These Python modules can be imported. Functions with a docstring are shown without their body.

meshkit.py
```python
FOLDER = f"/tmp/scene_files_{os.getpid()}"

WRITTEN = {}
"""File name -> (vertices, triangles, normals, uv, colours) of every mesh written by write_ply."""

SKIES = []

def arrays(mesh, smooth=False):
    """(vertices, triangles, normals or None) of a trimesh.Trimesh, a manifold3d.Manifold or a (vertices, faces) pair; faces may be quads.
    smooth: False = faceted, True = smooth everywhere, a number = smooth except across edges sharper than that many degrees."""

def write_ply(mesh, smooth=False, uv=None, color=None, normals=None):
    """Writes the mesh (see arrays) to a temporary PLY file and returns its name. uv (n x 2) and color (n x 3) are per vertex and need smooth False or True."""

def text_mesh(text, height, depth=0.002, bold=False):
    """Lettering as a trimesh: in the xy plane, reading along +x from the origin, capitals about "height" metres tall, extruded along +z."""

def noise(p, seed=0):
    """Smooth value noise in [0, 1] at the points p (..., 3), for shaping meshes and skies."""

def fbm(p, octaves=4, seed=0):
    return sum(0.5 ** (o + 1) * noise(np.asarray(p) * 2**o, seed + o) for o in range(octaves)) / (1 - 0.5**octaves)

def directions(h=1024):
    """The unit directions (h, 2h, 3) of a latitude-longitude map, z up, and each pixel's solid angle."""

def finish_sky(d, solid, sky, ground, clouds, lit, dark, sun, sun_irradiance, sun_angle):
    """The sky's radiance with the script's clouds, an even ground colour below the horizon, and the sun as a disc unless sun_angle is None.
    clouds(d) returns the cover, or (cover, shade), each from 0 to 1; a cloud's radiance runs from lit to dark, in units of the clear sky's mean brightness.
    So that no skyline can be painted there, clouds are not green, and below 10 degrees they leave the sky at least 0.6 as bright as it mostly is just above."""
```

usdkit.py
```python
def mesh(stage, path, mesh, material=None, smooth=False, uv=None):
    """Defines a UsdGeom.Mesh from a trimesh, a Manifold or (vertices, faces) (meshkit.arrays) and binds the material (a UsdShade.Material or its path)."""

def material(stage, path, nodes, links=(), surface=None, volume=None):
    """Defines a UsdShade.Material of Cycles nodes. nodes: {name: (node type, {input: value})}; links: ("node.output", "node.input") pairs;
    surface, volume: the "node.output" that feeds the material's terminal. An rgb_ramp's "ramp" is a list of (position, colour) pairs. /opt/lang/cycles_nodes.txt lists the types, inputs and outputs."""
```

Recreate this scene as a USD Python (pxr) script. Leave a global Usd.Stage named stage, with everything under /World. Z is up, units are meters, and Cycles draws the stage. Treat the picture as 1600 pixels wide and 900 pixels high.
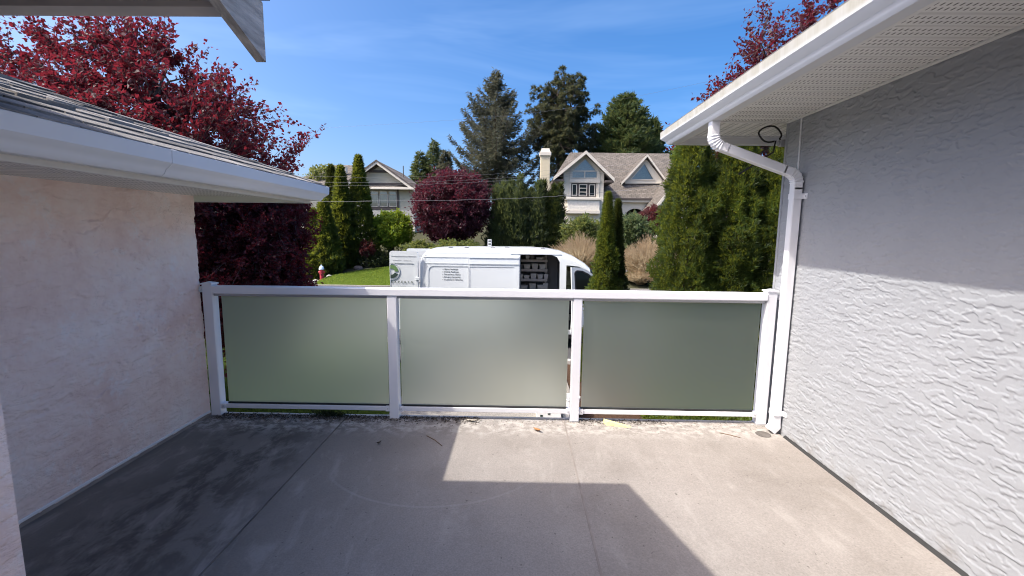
import math
import numpy as np
import trimesh
import usdkit
import meshkit
from pxr import Usd, UsdGeom, UsdLux, UsdShade, Gf, Sdf, Vt
from shapely.geometry import Polygon, box as sbox, Point
from shapely import affinity
from scipy.spatial import cKDTree

stage = Usd.Stage.CreateInMemory()
UsdGeom.SetStageUpAxis(stage, UsdGeom.Tokens.z)
UsdGeom.SetStageMetersPerUnit(stage, 1.0)
UsdGeom.Xform.Define(stage, '/World')
UsdGeom.Scope.Define(stage, '/World/Looks')

# ------------------------------------------------------------------ camera
F_PX, EYE = 683.0, 1.51
_fw = np.array([10 / F_PX, 87 / F_PX, -1.0]); _fw /= np.linalg.norm(_fw)
_dn = np.array([-62 / F_PX, -5295 / F_PX, -1.0]); _dn -= _fw * _dn.dot(_fw); _dn /= np.linalg.norm(_dn)
CAMR = np.array([np.cross(_fw, -_dn), _fw, -_dn])
cam = UsdGeom.Camera.Define(stage, '/World/camera')
_m = np.eye(4); _m[:3, :3] = CAMR.T; _m[3, :3] = (0, 0, EYE)
cam.AddTransformOp().Set(Gf.Matrix4d(_m.tolist()))
cam.CreateHorizontalApertureAttr(36.0)
cam.CreateVerticalApertureAttr(20.25)
cam.CreateFocalLengthAttr(F_PX / 1600 * 36)
cam.CreateClippingRangeAttr(Gf.Vec2f(0.05, 5000))
cam.CreateExposureAttr(1.0)


def at(px, py, y):
    """world point on the plane at depth y for a direction measured in the photograph"""
    d = CAMR @ np.array([(px - 800) / F_PX, -(py - 450) / F_PX, -1.0])
    return np.array([0, 0, EYE]) + d * y / d[1]


# ------------------------------------------------------------------ sky and sun
SUN = np.array([-0.703, -0.235, 1.0]); SUN /= np.linalg.norm(SUN)
dome = UsdLux.DomeLight.Define(stage, '/World/sky')
dome.GetPrim().SetCustomDataByKey('kind', 'structure')
usdkit.material(stage, '/World/Looks/sky_air', {
    'tc': ('texture_coordinate', {}),
    'sky': ('sky_texture', {'sky_type': 'single_scattering', 'sun_disc': False, 'sun_elevation': math.asin(SUN[2]),
                            'sun_rotation': math.atan2(SUN[0], SUN[1]), 'air_density': 0.72, 'aerosol_density': 4.2, 'ozone_density': 2.2}),
    'mp': ('mapping', {'scale': (1.2, 1.2, 7.0), 'location': (1.9, 3.2, 0.6)}),
    'nz': ('noise_texture', {'scale': 1.6, 'detail': 5.0, 'roughness': 0.55, 'distortion': 0.6}),
    'rm': ('map_range', {'from_min': 0.50, 'from_max': 0.95, 'to_min': 0.0, 'to_max': 0.08, 'clamp': True}),
    'hs': ('hsv', {'saturation': 1.42, 'value': 1.0, 'fac': 1.0}),
    'mx': ('mix', {'color2': (7.0, 8.4, 10.0)}),
    'bg': ('background_shader', {'strength': 0.15}),
}, [('tc.generated', 'mp.vector'), ('mp.vector', 'nz.vector'), ('nz.fac', 'rm.value'), ('rm.result', 'mx.fac'),
    ('sky.color', 'hs.color'), ('hs.color', 'mx.color1'), ('mx.color', 'bg.color')], surface='bg.background')
UsdShade.MaterialBindingAPI.Apply(dome.GetPrim()).Bind(UsdShade.Material.Get(stage, '/World/Looks/sky_air'))
sun = UsdLux.DistantLight.Define(stage, '/World/sun')
sun.CreateIntensityAttr(0.70); sun.CreateAngleAttr(0.53); sun.CreateNormalizeAttr(True)
sun.CreateColorAttr(Gf.Vec3f(1.0, 0.95, 0.87))
_z = SUN; _x = np.cross([0, 0, 1.0], _z); _x /= np.linalg.norm(_x); _y = np.cross(_z, _x)
_m = np.eye(4); _m[0, :3] = _x; _m[1, :3] = _y; _m[2, :3] = _z
sun.AddTransformOp().Set(Gf.Matrix4d(_m.tolist()))

# ------------------------------------------------------------------ scene helpers
COUNT, ORI = {}, {}


def numbered(parent, name):
    k = (parent, name)
    n = COUNT.get(k, 0); COUNT[k] = n + 1
    return f'{parent}/{name}' if n == 0 else f'{parent}/{name}_{n:03d}'


def tags(prim, label=None, cat=None, group=None, kind=None):
    for k, v in (('label', label), ('category', cat), ('group', group), ('kind', kind)):
        if v:
            prim.SetCustomDataByKey(k, v)


def thing(name, label, cat, loc=(0, 0, 0), group=None, kind=None):
    path = numbered('/World', name)
    x = UsdGeom.Xform.Define(stage, path)
    x.AddTranslateOp().Set(Gf.Vec3d(*map(float, loc)))
    ORI[path] = np.array(loc, float)
    tags(x.GetPrim(), label, cat, group, kind)
    return path


def part(parent, name, mesh, mat, smooth=False, label=None, kind=None):
    path = numbered(parent, name)
    o = ORI[parent]
    v, f, n = meshkit.arrays(mesh, smooth)
    m = UsdGeom.Mesh.Define(stage, path)
    m.CreatePointsAttr(Vt.Vec3fArray.FromNumpy((v - o).astype(np.float32)))
    m.CreateFaceVertexCountsAttr(Vt.IntArray.FromNumpy(np.full(len(f), 3, np.int32)))
    m.CreateFaceVertexIndicesAttr(Vt.IntArray.FromNumpy(f.astype(np.int32).ravel()))
    m.CreateSubdivisionSchemeAttr('none')
    if n is not None:
        m.CreateNormalsAttr(Vt.Vec3fArray.FromNumpy(n.astype(np.float32))); m.SetNormalsInterpolation('vertex')
    UsdShade.MaterialBindingAPI.Apply(m.GetPrim()).Bind(MAT[mat])
    ORI[path] = o
    tags(m.GetPrim(), label, None, None, kind)
    return path


def solo(name, mesh, mat, label=None, cat=None, group=None, kind=None, smooth=False):
    ORI['/World'] = np.zeros(3)
    path = part('/World', name, mesh, mat, smooth)
    tags(stage.GetPrimAtPath(path), label, cat, group, kind)
    return path


# ------------------------------------------------------------------ mesh helpers
def cat(ms):
    vs, fs, n = [], [], 0
    for m in ms:
        v, f = (m.vertices, m.faces) if hasattr(m, 'vertices') else m
        v = np.asarray(v, float); f = np.asarray(f, int)
        vs.append(v); fs.append(f + n); n += len(v)
    return np.vstack(vs), np.vstack(fs)


BOXF = np.array([[0, 2, 1], [1, 2, 3], [4, 5, 6], [5, 7, 6], [0, 1, 4], [1, 5, 4], [2, 6, 3], [3, 6, 7], [0, 4, 2], [2, 4, 6], [1, 3, 5], [3, 7, 5]])


def bx(x0, x1, y0, y1, z0, z1):
    v = np.array([[x, y, z] for z in (z0, z1) for y in (y0, y1) for x in (x0, x1)], float)
    return v, BOXF


def rbx(x0, x1, y0, y1, z0, z1, b=0.004):
    """box with chamfered edges"""
    import manifold3d as m3
    pts = []
    for sx in (0, 1):
        for sy in (0, 1):
            for sz in (0, 1):
                c = np.array([(x0, x1)[sx], (y0, y1)[sy], (z0, z1)[sz]])
                d = np.array([1 - 2 * sx, 1 - 2 * sy, 1 - 2 * sz]) * b
                for k in range(3):
                    e = d.copy(); e[k] = 0
                    pts.append(c + e)
    h = m3.Manifold.hull_points(np.array(pts)).to_mesh()
    return np.array(h.vert_properties[:, :3]), np.array(h.tri_verts)


def hull(pts):
    import manifold3d as m3
    h = m3.Manifold.hull_points(np.array(pts, float)).to_mesh()
    return np.array(h.vert_properties[:, :3]), np.array(h.tri_verts)


def slab(p0, p1, p2, p3, t):
    """quad with thickness t below its upper face (points counter-clockwise seen from above)"""
    p = np.array([p0, p1, p2, p3], float)
    n = np.cross(p[1] - p[0], p[3] - p[0]); n /= np.linalg.norm(n)
    v = np.vstack([p, p - n * t])
    f = [[0, 1, 2], [0, 2, 3], [4, 6, 5], [4, 7, 6]]
    for i in range(4):
        j = (i + 1) % 4
        f += [[i, i + 4, j], [j, i + 4, j + 4]]
    return v, np.array(f)


def xz(poly, y0, y1):
    """extrudes a polygon drawn in x,z between the depths y0 < y1"""
    out = []
    for g in getattr(poly, 'geoms', [poly]):
        if g.is_empty or g.area < 1e-7:
            continue
        m = trimesh.creation.extrude_polygon(g, y1 - y0, engine='earcut')
        v = np.stack([m.vertices[:, 0], y1 - m.vertices[:, 2], m.vertices[:, 1]], 1)
        out.append((v, m.faces))
    return cat(out)


def yz(poly, x0, x1):
    out = []
    for g in getattr(poly, 'geoms', [poly]):
        m = trimesh.creation.extrude_polygon(g, x1 - x0, engine='earcut')
        v = np.stack([x0 + m.vertices[:, 2], m.vertices[:, 0], m.vertices[:, 1]], 1)
        out.append((v, m.faces))
    return cat(out)


def xy(poly, z0, z1):
    out = []
    for g in getattr(poly, 'geoms', [poly]):
        m = trimesh.creation.extrude_polygon(g, z1 - z0, engine='earcut')
        out.append((m.vertices + [0, 0, z0], m.faces))
    return cat(out)


def sweep(profile, path, closed=True, caps=True, upv=(0, 0, 1)):
    """sweeps a closed 2D profile (side, up) along a 3D polyline with mitred joints"""
    p = np.array(path, float); pr = np.array(profile, float); n = len(pr)
    upv = np.array(upv, float)
    seg = np.diff(p, axis=0); seg /= np.linalg.norm(seg, axis=1)[:, None]
    rings = []
    for i in range(len(p)):
        a = seg[max(i - 1, 0)]; b = seg[min(i, len(seg) - 1)]
        t = a + b; t /= np.linalg.norm(t)
        s = np.cross(a, upv); s /= np.linalg.norm(s); u = np.cross(s, a)
        ring = p[i] + pr[:, :1] * s + pr[:, 1:] * u
        k = ((p[i] - ring) @ t) / (a @ t)
        rings.append(ring + k[:, None] * a)
    v = np.vstack(rings); f = []
    for i in range(len(p) - 1):
        for j in range(n):
            k = (j + 1) % n
            a, b, c, d = i * n + j, i * n + k, (i + 1) * n + k, (i + 1) * n + j
            f += [[a, b, c], [a, c, d]]
    if caps:
        tri = trimesh.creation.triangulate_polygon(Polygon(pr), engine='earcut')
        # earcut may drop or reorder vertices: match by position
        idx = cKDTree(pr).query(tri[0])[1]
        tf = idx[tri[1]]
        f += (tf[:, ::-1]).tolist() + (tf + (len(p) - 1) * n).tolist()
    return v, np.array(f)


def tubes(A, B, ra, rb, sides=5):
    A = np.asarray(A, float); B = np.asarray(B, float); n = len(A)
    ra = np.broadcast_to(ra, n); rb = np.broadcast_to(rb, n)
    t = B - A; t /= np.linalg.norm(t, axis=1)[:, None] + 1e-9
    r = np.where(np.abs(t[:, 2:]) < .9, [0, 0, 1.], [1., 0, 0])
    s = np.cross(t, r); s /= np.linalg.norm(s, axis=1)[:, None]; u = np.cross(s, t)
    a = np.arange(sides) / sides * 2 * np.pi
    ring = np.cos(a)[None, :, None] * s[:, None] + np.sin(a)[None, :, None] * u[:, None]
    v = np.concatenate([A[:, None] + ra[:, None, None] * ring, B[:, None] + rb[:, None, None] * ring], 1)
    f = []
    for j in range(sides):
        k = (j + 1) % sides
        f += [[j, k, sides + k], [j, sides + k, sides + j]]
    f = (np.arange(n)[:, None, None] * 2 * sides + np.array(f)[None]).reshape(-1, 3)
    return v.reshape(-1, 3), f


def pipe(path, r, sides=8):
    p = np.asarray(path, float)
    t = np.gradient(p, axis=0); t /= np.linalg.norm(t, axis=1)[:, None] + 1e-9
    a0 = np.cross(t, np.where(np.abs(t[:, 2:]) < .95, [0, 0, 1.], [1., 0, 0])); a0 /= np.linalg.norm(a0, axis=1)[:, None]
    for i in range(1, len(a0)):
        if a0[i] @ a0[i - 1] < 0:
            a0[i] = -a0[i]
    b0 = np.cross(t, a0); a = np.arange(sides) / sides * 2 * np.pi
    r = np.broadcast_to(r, len(p))
    v = (p[:, None] + r[:, None, None] * (np.cos(a)[None, :, None] * a0[:, None] + np.sin(a)[None, :, None] * b0[:, None])).reshape(-1, 3)
    f = []
    for i in range(len(p) - 1):
        for j in range(sides):
            k = (j + 1) % sides
            f += [[i * sides + j, i * sides + k, (i + 1) * sides + k], [i * sides + j, (i + 1) * sides + k, (i + 1) * sides + j]]
    for e, base in ((0, 0), (1, (len(p) - 1) * sides)):
        for j in range(1, sides - 1):
            f.append([base, base + j + e, base + j + 1 - e] if e else [base, base + j + 1, base + j])
    return v, np.array(f)


def cyl(c, r, h, axis=2, sides=24, r2=None):
    r2 = r if r2 is None else r2
    a = np.arange(sides) / sides * 2 * np.pi
    lo = np.stack([r * np.cos(a), r * np.sin(a), 0 * a], 1); hi = np.stack([r2 * np.cos(a), r2 * np.sin(a), 0 * a + h], 1)
    v = np.vstack([lo, hi, [[0, 0, 0]], [[0, 0, h]]]); n = sides; f = []
    for j in range(n):
        k = (j + 1) % n
        f += [[j, k, n + k], [j, n + k, n + j], [2 * n, k, j], [2 * n + 1, n + j, n + k]]
    v = {2: v, 1: v[:, [0, 2, 1]] * [1, 1, 1], 0: v[:, [2, 0, 1]]}[axis]
    return v + np.array(c, float), np.array(f)


def lathe(prof, c, sides=24):
    a = np.arange(sides) / sides * 2 * np.pi
    v = np.array([[r * math.cos(t), r * math.sin(t), z] for r, z in prof for t in a]); f = []
    for i in range(len(prof) - 1):
        for j in range(sides):
            k = (j + 1) % sides
            f += [[i * sides + j, i * sides + k, (i + 1) * sides + k], [i * sides + j, (i + 1) * sides + k, (i + 1) * sides + j]]
    return v + np.array(c, float), np.array(f)


def unit(v):
    return v / (np.linalg.norm(v, axis=-1, keepdims=True) + 1e-9)


def leaves(P, D, L, W, rng, fold=.2):
    n = len(P); D = unit(D); L = np.broadcast_to(L, n)[:, None]; W = np.broadcast_to(W, n)[:, None]
    S = unit(np.cross(D, rng.normal(size=(n, 3)))); N = np.cross(S, D)
    v = np.stack([P, P + D * L * .48 + S * W * .5 + N * W * fold, P + D * L, P + D * L * .48 - S * W * .5 + N * W * fold], 1)
    f = np.arange(n)[:, None, None] * 4 + np.array([[0, 1, 2], [0, 2, 3]])[None]
    return v.reshape(-1, 3), f.reshape(-1, 3)


# ------------------------------------------------------------------ materials
MAT = {}


def mat(name, nodes, links, surface='p.BSDF', volume=None):
    MAT[name] = usdkit.material(stage, '/World/Looks/' + name, nodes, links, surface=surface, volume=volume)


def plain(name, col, rough=.5, var=.08, vscale=6, bump=0., bscale=60, spec=.5, metallic=0., coat=0., stretch=(1, 1, 1), dist=.004):
    col = np.array(col, float)
    nodes = {'g': ('geometry', {}), 'mp': ('mapping', {'scale': stretch}),
             'n': ('noise_texture', {'scale': vscale, 'detail': 6., 'roughness': .6}),
             'r': ('rgb_ramp', {'ramp': [(.25, tuple(col * (1 - var))), (.75, tuple(np.minimum(col * (1 + var), 1)))]}),
             'p': ('principled_bsdf', {'roughness': rough, 'specular_ior_level': spec, 'metallic': metallic, 'coat_weight': coat})}
    links = [('g.position', 'mp.vector'), ('mp.vector', 'n.vector'), ('n.fac', 'r.fac'), ('r.color', 'p.base_color')]
    if bump:
        nodes['n2'] = ('noise_texture', {'scale': bscale, 'detail': 4., 'roughness': .6})
        nodes['b'] = ('bump', {'strength': bump, 'distance': dist})
        links += [('mp.vector', 'n2.vector'), ('n2.fac', 'b.height'), ('b.normal', 'p.normal')]
    mat(name, nodes, links)


def foliage(name, stops, trans=.25, tcol=None, rough=.5, spec=.3):
    tcol = tcol or tuple(np.array(stops[-1][1]) * 1.6)
    mat(name, {'g': ('geometry', {}), 'r': ('rgb_ramp', {'ramp': stops}),
               'n': ('noise_texture', {'scale': 1.3, 'detail': 3.}),
               'm': ('math', {'math_type': 'multiply_add', 'value2': .9, 'value3': -.45}),
               'a': ('math', {'math_type': 'add', 'use_clamp': True}),
               'p': ('principled_bsdf', {'roughness': rough, 'specular_ior_level': spec}),
               't': ('translucent_bsdf', {'color': tcol}), 'x': ('mix_closure', {'fac': trans})},
        [('g.position', 'n.vector'), ('n.fac', 'm.value1'), ('m.value', 'a.value1'), ('g.random_per_island', 'a.value2'),
         ('a.value', 'r.fac'), ('r.color', 'p.base_color'), ('p.BSDF', 'x.closure1'), ('t.BSDF', 'x.closure2')], surface='x.closure')


mat('grey_plaster', {'g': ('geometry', {}), 'xyz': ('separate_xyz', {}),
    'v': ('noise_texture', {'scale': 1.7, 'detail': 7., 'roughness': .7}), 'r': ('rgb_ramp', {'ramp': [(.3, (.315, .326, .344)), (.7, (.350, .362, .380))]}),
    'd': ('noise_texture', {'scale': 9., 'detail': 6., 'roughness': .7}), 'dz': ('map_range', {'range_type': 'smoothstep', 'from_min': .22, 'from_max': .0, 'to_min': 0., 'to_max': 1.}),
    'ds': ('map_range', {'range_type': 'smoothstep', 'from_min': .42, 'from_max': .68, 'to_min': 0., 'to_max': .6}), 'dm': ('math', {'math_type': 'multiply'}), 'dc': ('mix', {'color2': (.22, .20, .175)}),
    'n': ('noise_texture', {'scale': 260., 'detail': 3.}), 'b': ('bump', {'strength': .35, 'distance': .001}), 'p': ('principled_bsdf', {'roughness': .85, 'specular_ior_level': .2})},
    [('g.position', 'v.vector'), ('v.fac', 'r.fac'), ('g.position', 'xyz.vector'), ('xyz.z', 'dz.value'), ('g.position', 'd.vector'), ('d.fac', 'ds.value'), ('dz.result', 'dm.value1'), ('ds.result', 'dm.value2'),
     ('dm.value', 'dc.fac'), ('r.color', 'dc.color1'), ('dc.color', 'p.base_color'), ('g.position', 'n.vector'), ('n.fac', 'b.height'), ('b.normal', 'p.normal')])
mat('pink_stucco', {'g': ('geometry', {}),
    'v': ('noise_texture', {'scale': 2.1, 'detail': 8., 'roughness': .7, 'distortion': .15}),
    'r': ('rgb_ramp', {'ramp': [(.30, (.74, .545, .485)), (.48, (.86, .70, .64)), (.66, (.90, .80, .755))]}),
    'v2': ('noise_texture', {'scale': 3.4, 'detail': 7., 'roughness': .75, 'distortion': .2}),
    's2': ('map_range', {'range_type': 'smoothstep', 'from_min': .54, 'from_max': .66, 'to_min': 0., 'to_max': .55}),
    'pa': ('mix', {'color2': (.87, .83, .82)}),
    'k': ('noise_texture', {'scale': 4.5, 'detail': 6., 'roughness': .7, 'distortion': .3}),
    'kc': ('math', {'math_type': 'compare', 'value2': .5, 'value3': .0035}),
    'km': ('noise_texture', {'scale': 1.1, 'detail': 2.}), 'ks': ('map_range', {'from_min': .56, 'from_max': .64, 'to_min': 0., 'to_max': .35, 'clamp': True}),
    'kx': ('math', {'math_type': 'multiply'}), 'cr': ('mix', {'color2': (.22, .17, .15)}),
    'mp': ('mapping', {'scale': (.7, .7, 1.6)}),
    'n': ('noise_texture', {'scale': 8., 'detail': 5., 'roughness': .62, 'distortion': .3}),
    'sm': ('map_range', {'range_type': 'smoothstep', 'from_min': .40, 'from_max': .60, 'to_min': 0., 'to_max': 1.}),
    'n3': ('noise_texture', {'scale': 70., 'detail': 4., 'roughness': .7}), 'h': ('math', {'math_type': 'multiply_add', 'value2': .22}),
    'b': ('bump', {'strength': 1., 'distance': .0046}), 'p': ('principled_bsdf', {'roughness': .9, 'specular_ior_level': .15})},
    [('g.position', 'v.vector'), ('v.fac', 'r.fac'), ('g.position', 'v2.vector'), ('v2.fac', 's2.value'), ('s2.result', 'pa.fac'), ('r.color', 'pa.color1'),
     ('g.position', 'k.vector'), ('k.fac', 'kc.value1'), ('g.position', 'km.vector'), ('km.fac', 'ks.value'), ('kc.value', 'kx.value1'), ('ks.result', 'kx.value2'), ('kx.value', 'cr.fac'), ('pa.color', 'cr.color1'),
     ('g.position', 'mp.vector'), ('mp.vector', 'n.vector'), ('n.fac', 'sm.value'), ('g.position', 'n3.vector'), ('n3.fac', 'h.value1'), ('sm.result', 'h.value3'), ('h.value', 'b.height'), ('b.normal', 'p.normal'), ('cr.color', 'p.base_color')])
plain('white_paint', (.80, .80, .82), .32, .015, 4)
plain('gutter_white', (.74, .75, .77), .38, .03, 3)
plain('dark_gap', (.03, .03, .03), .8, .2)
plain('rubber', (.02, .02, .02), .55, .2)
plain('cable_grey', (.16, .16, .17), .5, .1)
plain('cable_black', (.012, .012, .012), .45, .1)
plain('grey_metal', (.42, .42, .43), .4, .05, 20, metallic=.6)
plain('seam_dark', (.12, .108, .098), .9, .6, 6)
plain('seam_brown', (.27, .235, .21), .9, .25, 8)
plain('flashing', (.50, .47, .42), .6, .2, 9)
plain('old_wood', (.46, .435, .405), .8, .5, 3.2, bump=.6, bscale=26, stretch=(9, 1.2, 9), spec=.2)
plain('soffit_brown', (.50, .465, .44), .7, .12, 5)
plain('shingle_grey', (.23, .22, .21), .9, .3, 35, bump=.8, bscale=160, spec=.2, dist=.004)
plain('shingle_grey_dark', (.12, .116, .112), .9, .3, 35, bump=.8, bscale=160, spec=.2, dist=.004)
plain('shingle_grey_light', (.31, .295, .28), .9, .3, 35, bump=.8, bscale=160, spec=.2, dist=.004)
# gutter of the right house with dirt runs below the lip
mat('gutter_stained', {'g': ('geometry', {}), 'xyz': ('separate_xyz', {}), 'mp': ('mapping', {'scale': (1, 16, 2.2)}),
                       'n': ('noise_texture', {'scale': 1.0, 'detail': 5., 'roughness': .7}),
                       'lo': ('map_range', {'range_type': 'smoothstep', 'from_min': 2.350, 'from_max': 2.385, 'to_min': 0., 'to_max': 1.}),
                       'nr': ('map_range', {'from_min': .25, 'from_max': .75, 'to_min': .5, 'to_max': 1.}),
                       'm': ('math', {'math_type': 'multiply', 'use_clamp': True}),
                       'c': ('mix', {'color1': (.60, .615, .63), 'color2': (.33, .31, .235)}),
                       'p': ('principled_bsdf', {'roughness': .4})},
    [('g.position', 'xyz.vector'), ('xyz.z', 'lo.value'), ('g.position', 'mp.vector'), ('mp.vector', 'n.vector'), ('n.fac', 'nr.value'),
     ('lo.result', 'm.value1'), ('nr.result', 'm.value2'), ('m.value', 'c.fac'), ('c.color', 'p.base_color')])


def soffit_mat(name, axis, off, col=(.73, .725, .695)):
    """white vented aluminium: rows of punched slots running across the panel"""
    a, b = ('x', 'y') if axis == 'x' else ('y', 'x')
    nodes = {'g': ('geometry', {}), 'xyz': ('separate_xyz', {}),
             'u': ('math', {'math_type': 'multiply', 'value2': 1 / .024}), 'uf': ('math', {'math_type': 'fraction'}),
             'u1': ('math', {'math_type': 'compare', 'value2': .5, 'value3': .16}),
             'o': ('math', {'math_type': 'add', 'value2': 22.2 + .6 if axis == 'x' else 8.9}), 'q': ('math', {'math_type': 'multiply', 'value2': 1 / .103}), 'qf': ('math', {'math_type': 'fraction'}),
             'd': ('math', {'math_type': 'subtract', 'value2': .5}), 'ab': ('math', {'math_type': 'absolute'}),
             'v1': ('math', {'math_type': 'compare', 'value2': .17, 'value3': .10}),
             'm': ('math', {'math_type': 'multiply'}),
             'c': ('mix', {'color1': col, 'color2': (.10, .10, .095)}),
             'p': ('principled_bsdf', {'roughness': .5})}
    nodes['o'][1]['value2'] = off
    mat(name, nodes, [('g.position', 'xyz.vector'), (f'xyz.{a}', 'u.value1'), ('u.value', 'uf.value1'), ('uf.value', 'u1.value1'),
                      (f'xyz.{b}', 'o.value1'), ('o.value', 'q.value1'), ('q.value', 'qf.value1'), ('qf.value', 'd.value1'), ('d.value', 'ab.value1'), ('ab.value', 'v1.value1'),
                      ('u1.value', 'm.value1'), ('v1.value', 'm.value2'), ('m.value', 'c.fac'), ('c.color', 'p.base_color')])


soffit_mat('soffit_vented', 'x', 2.2)
soffit_mat('soffit_vented_left', 'x', .6)
soffit_mat('soffit_vented_front', 'y', -1.40 + 10.3)
plain('soffit_plain', (.68, .675, .65), .5, .03, 4)

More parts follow.
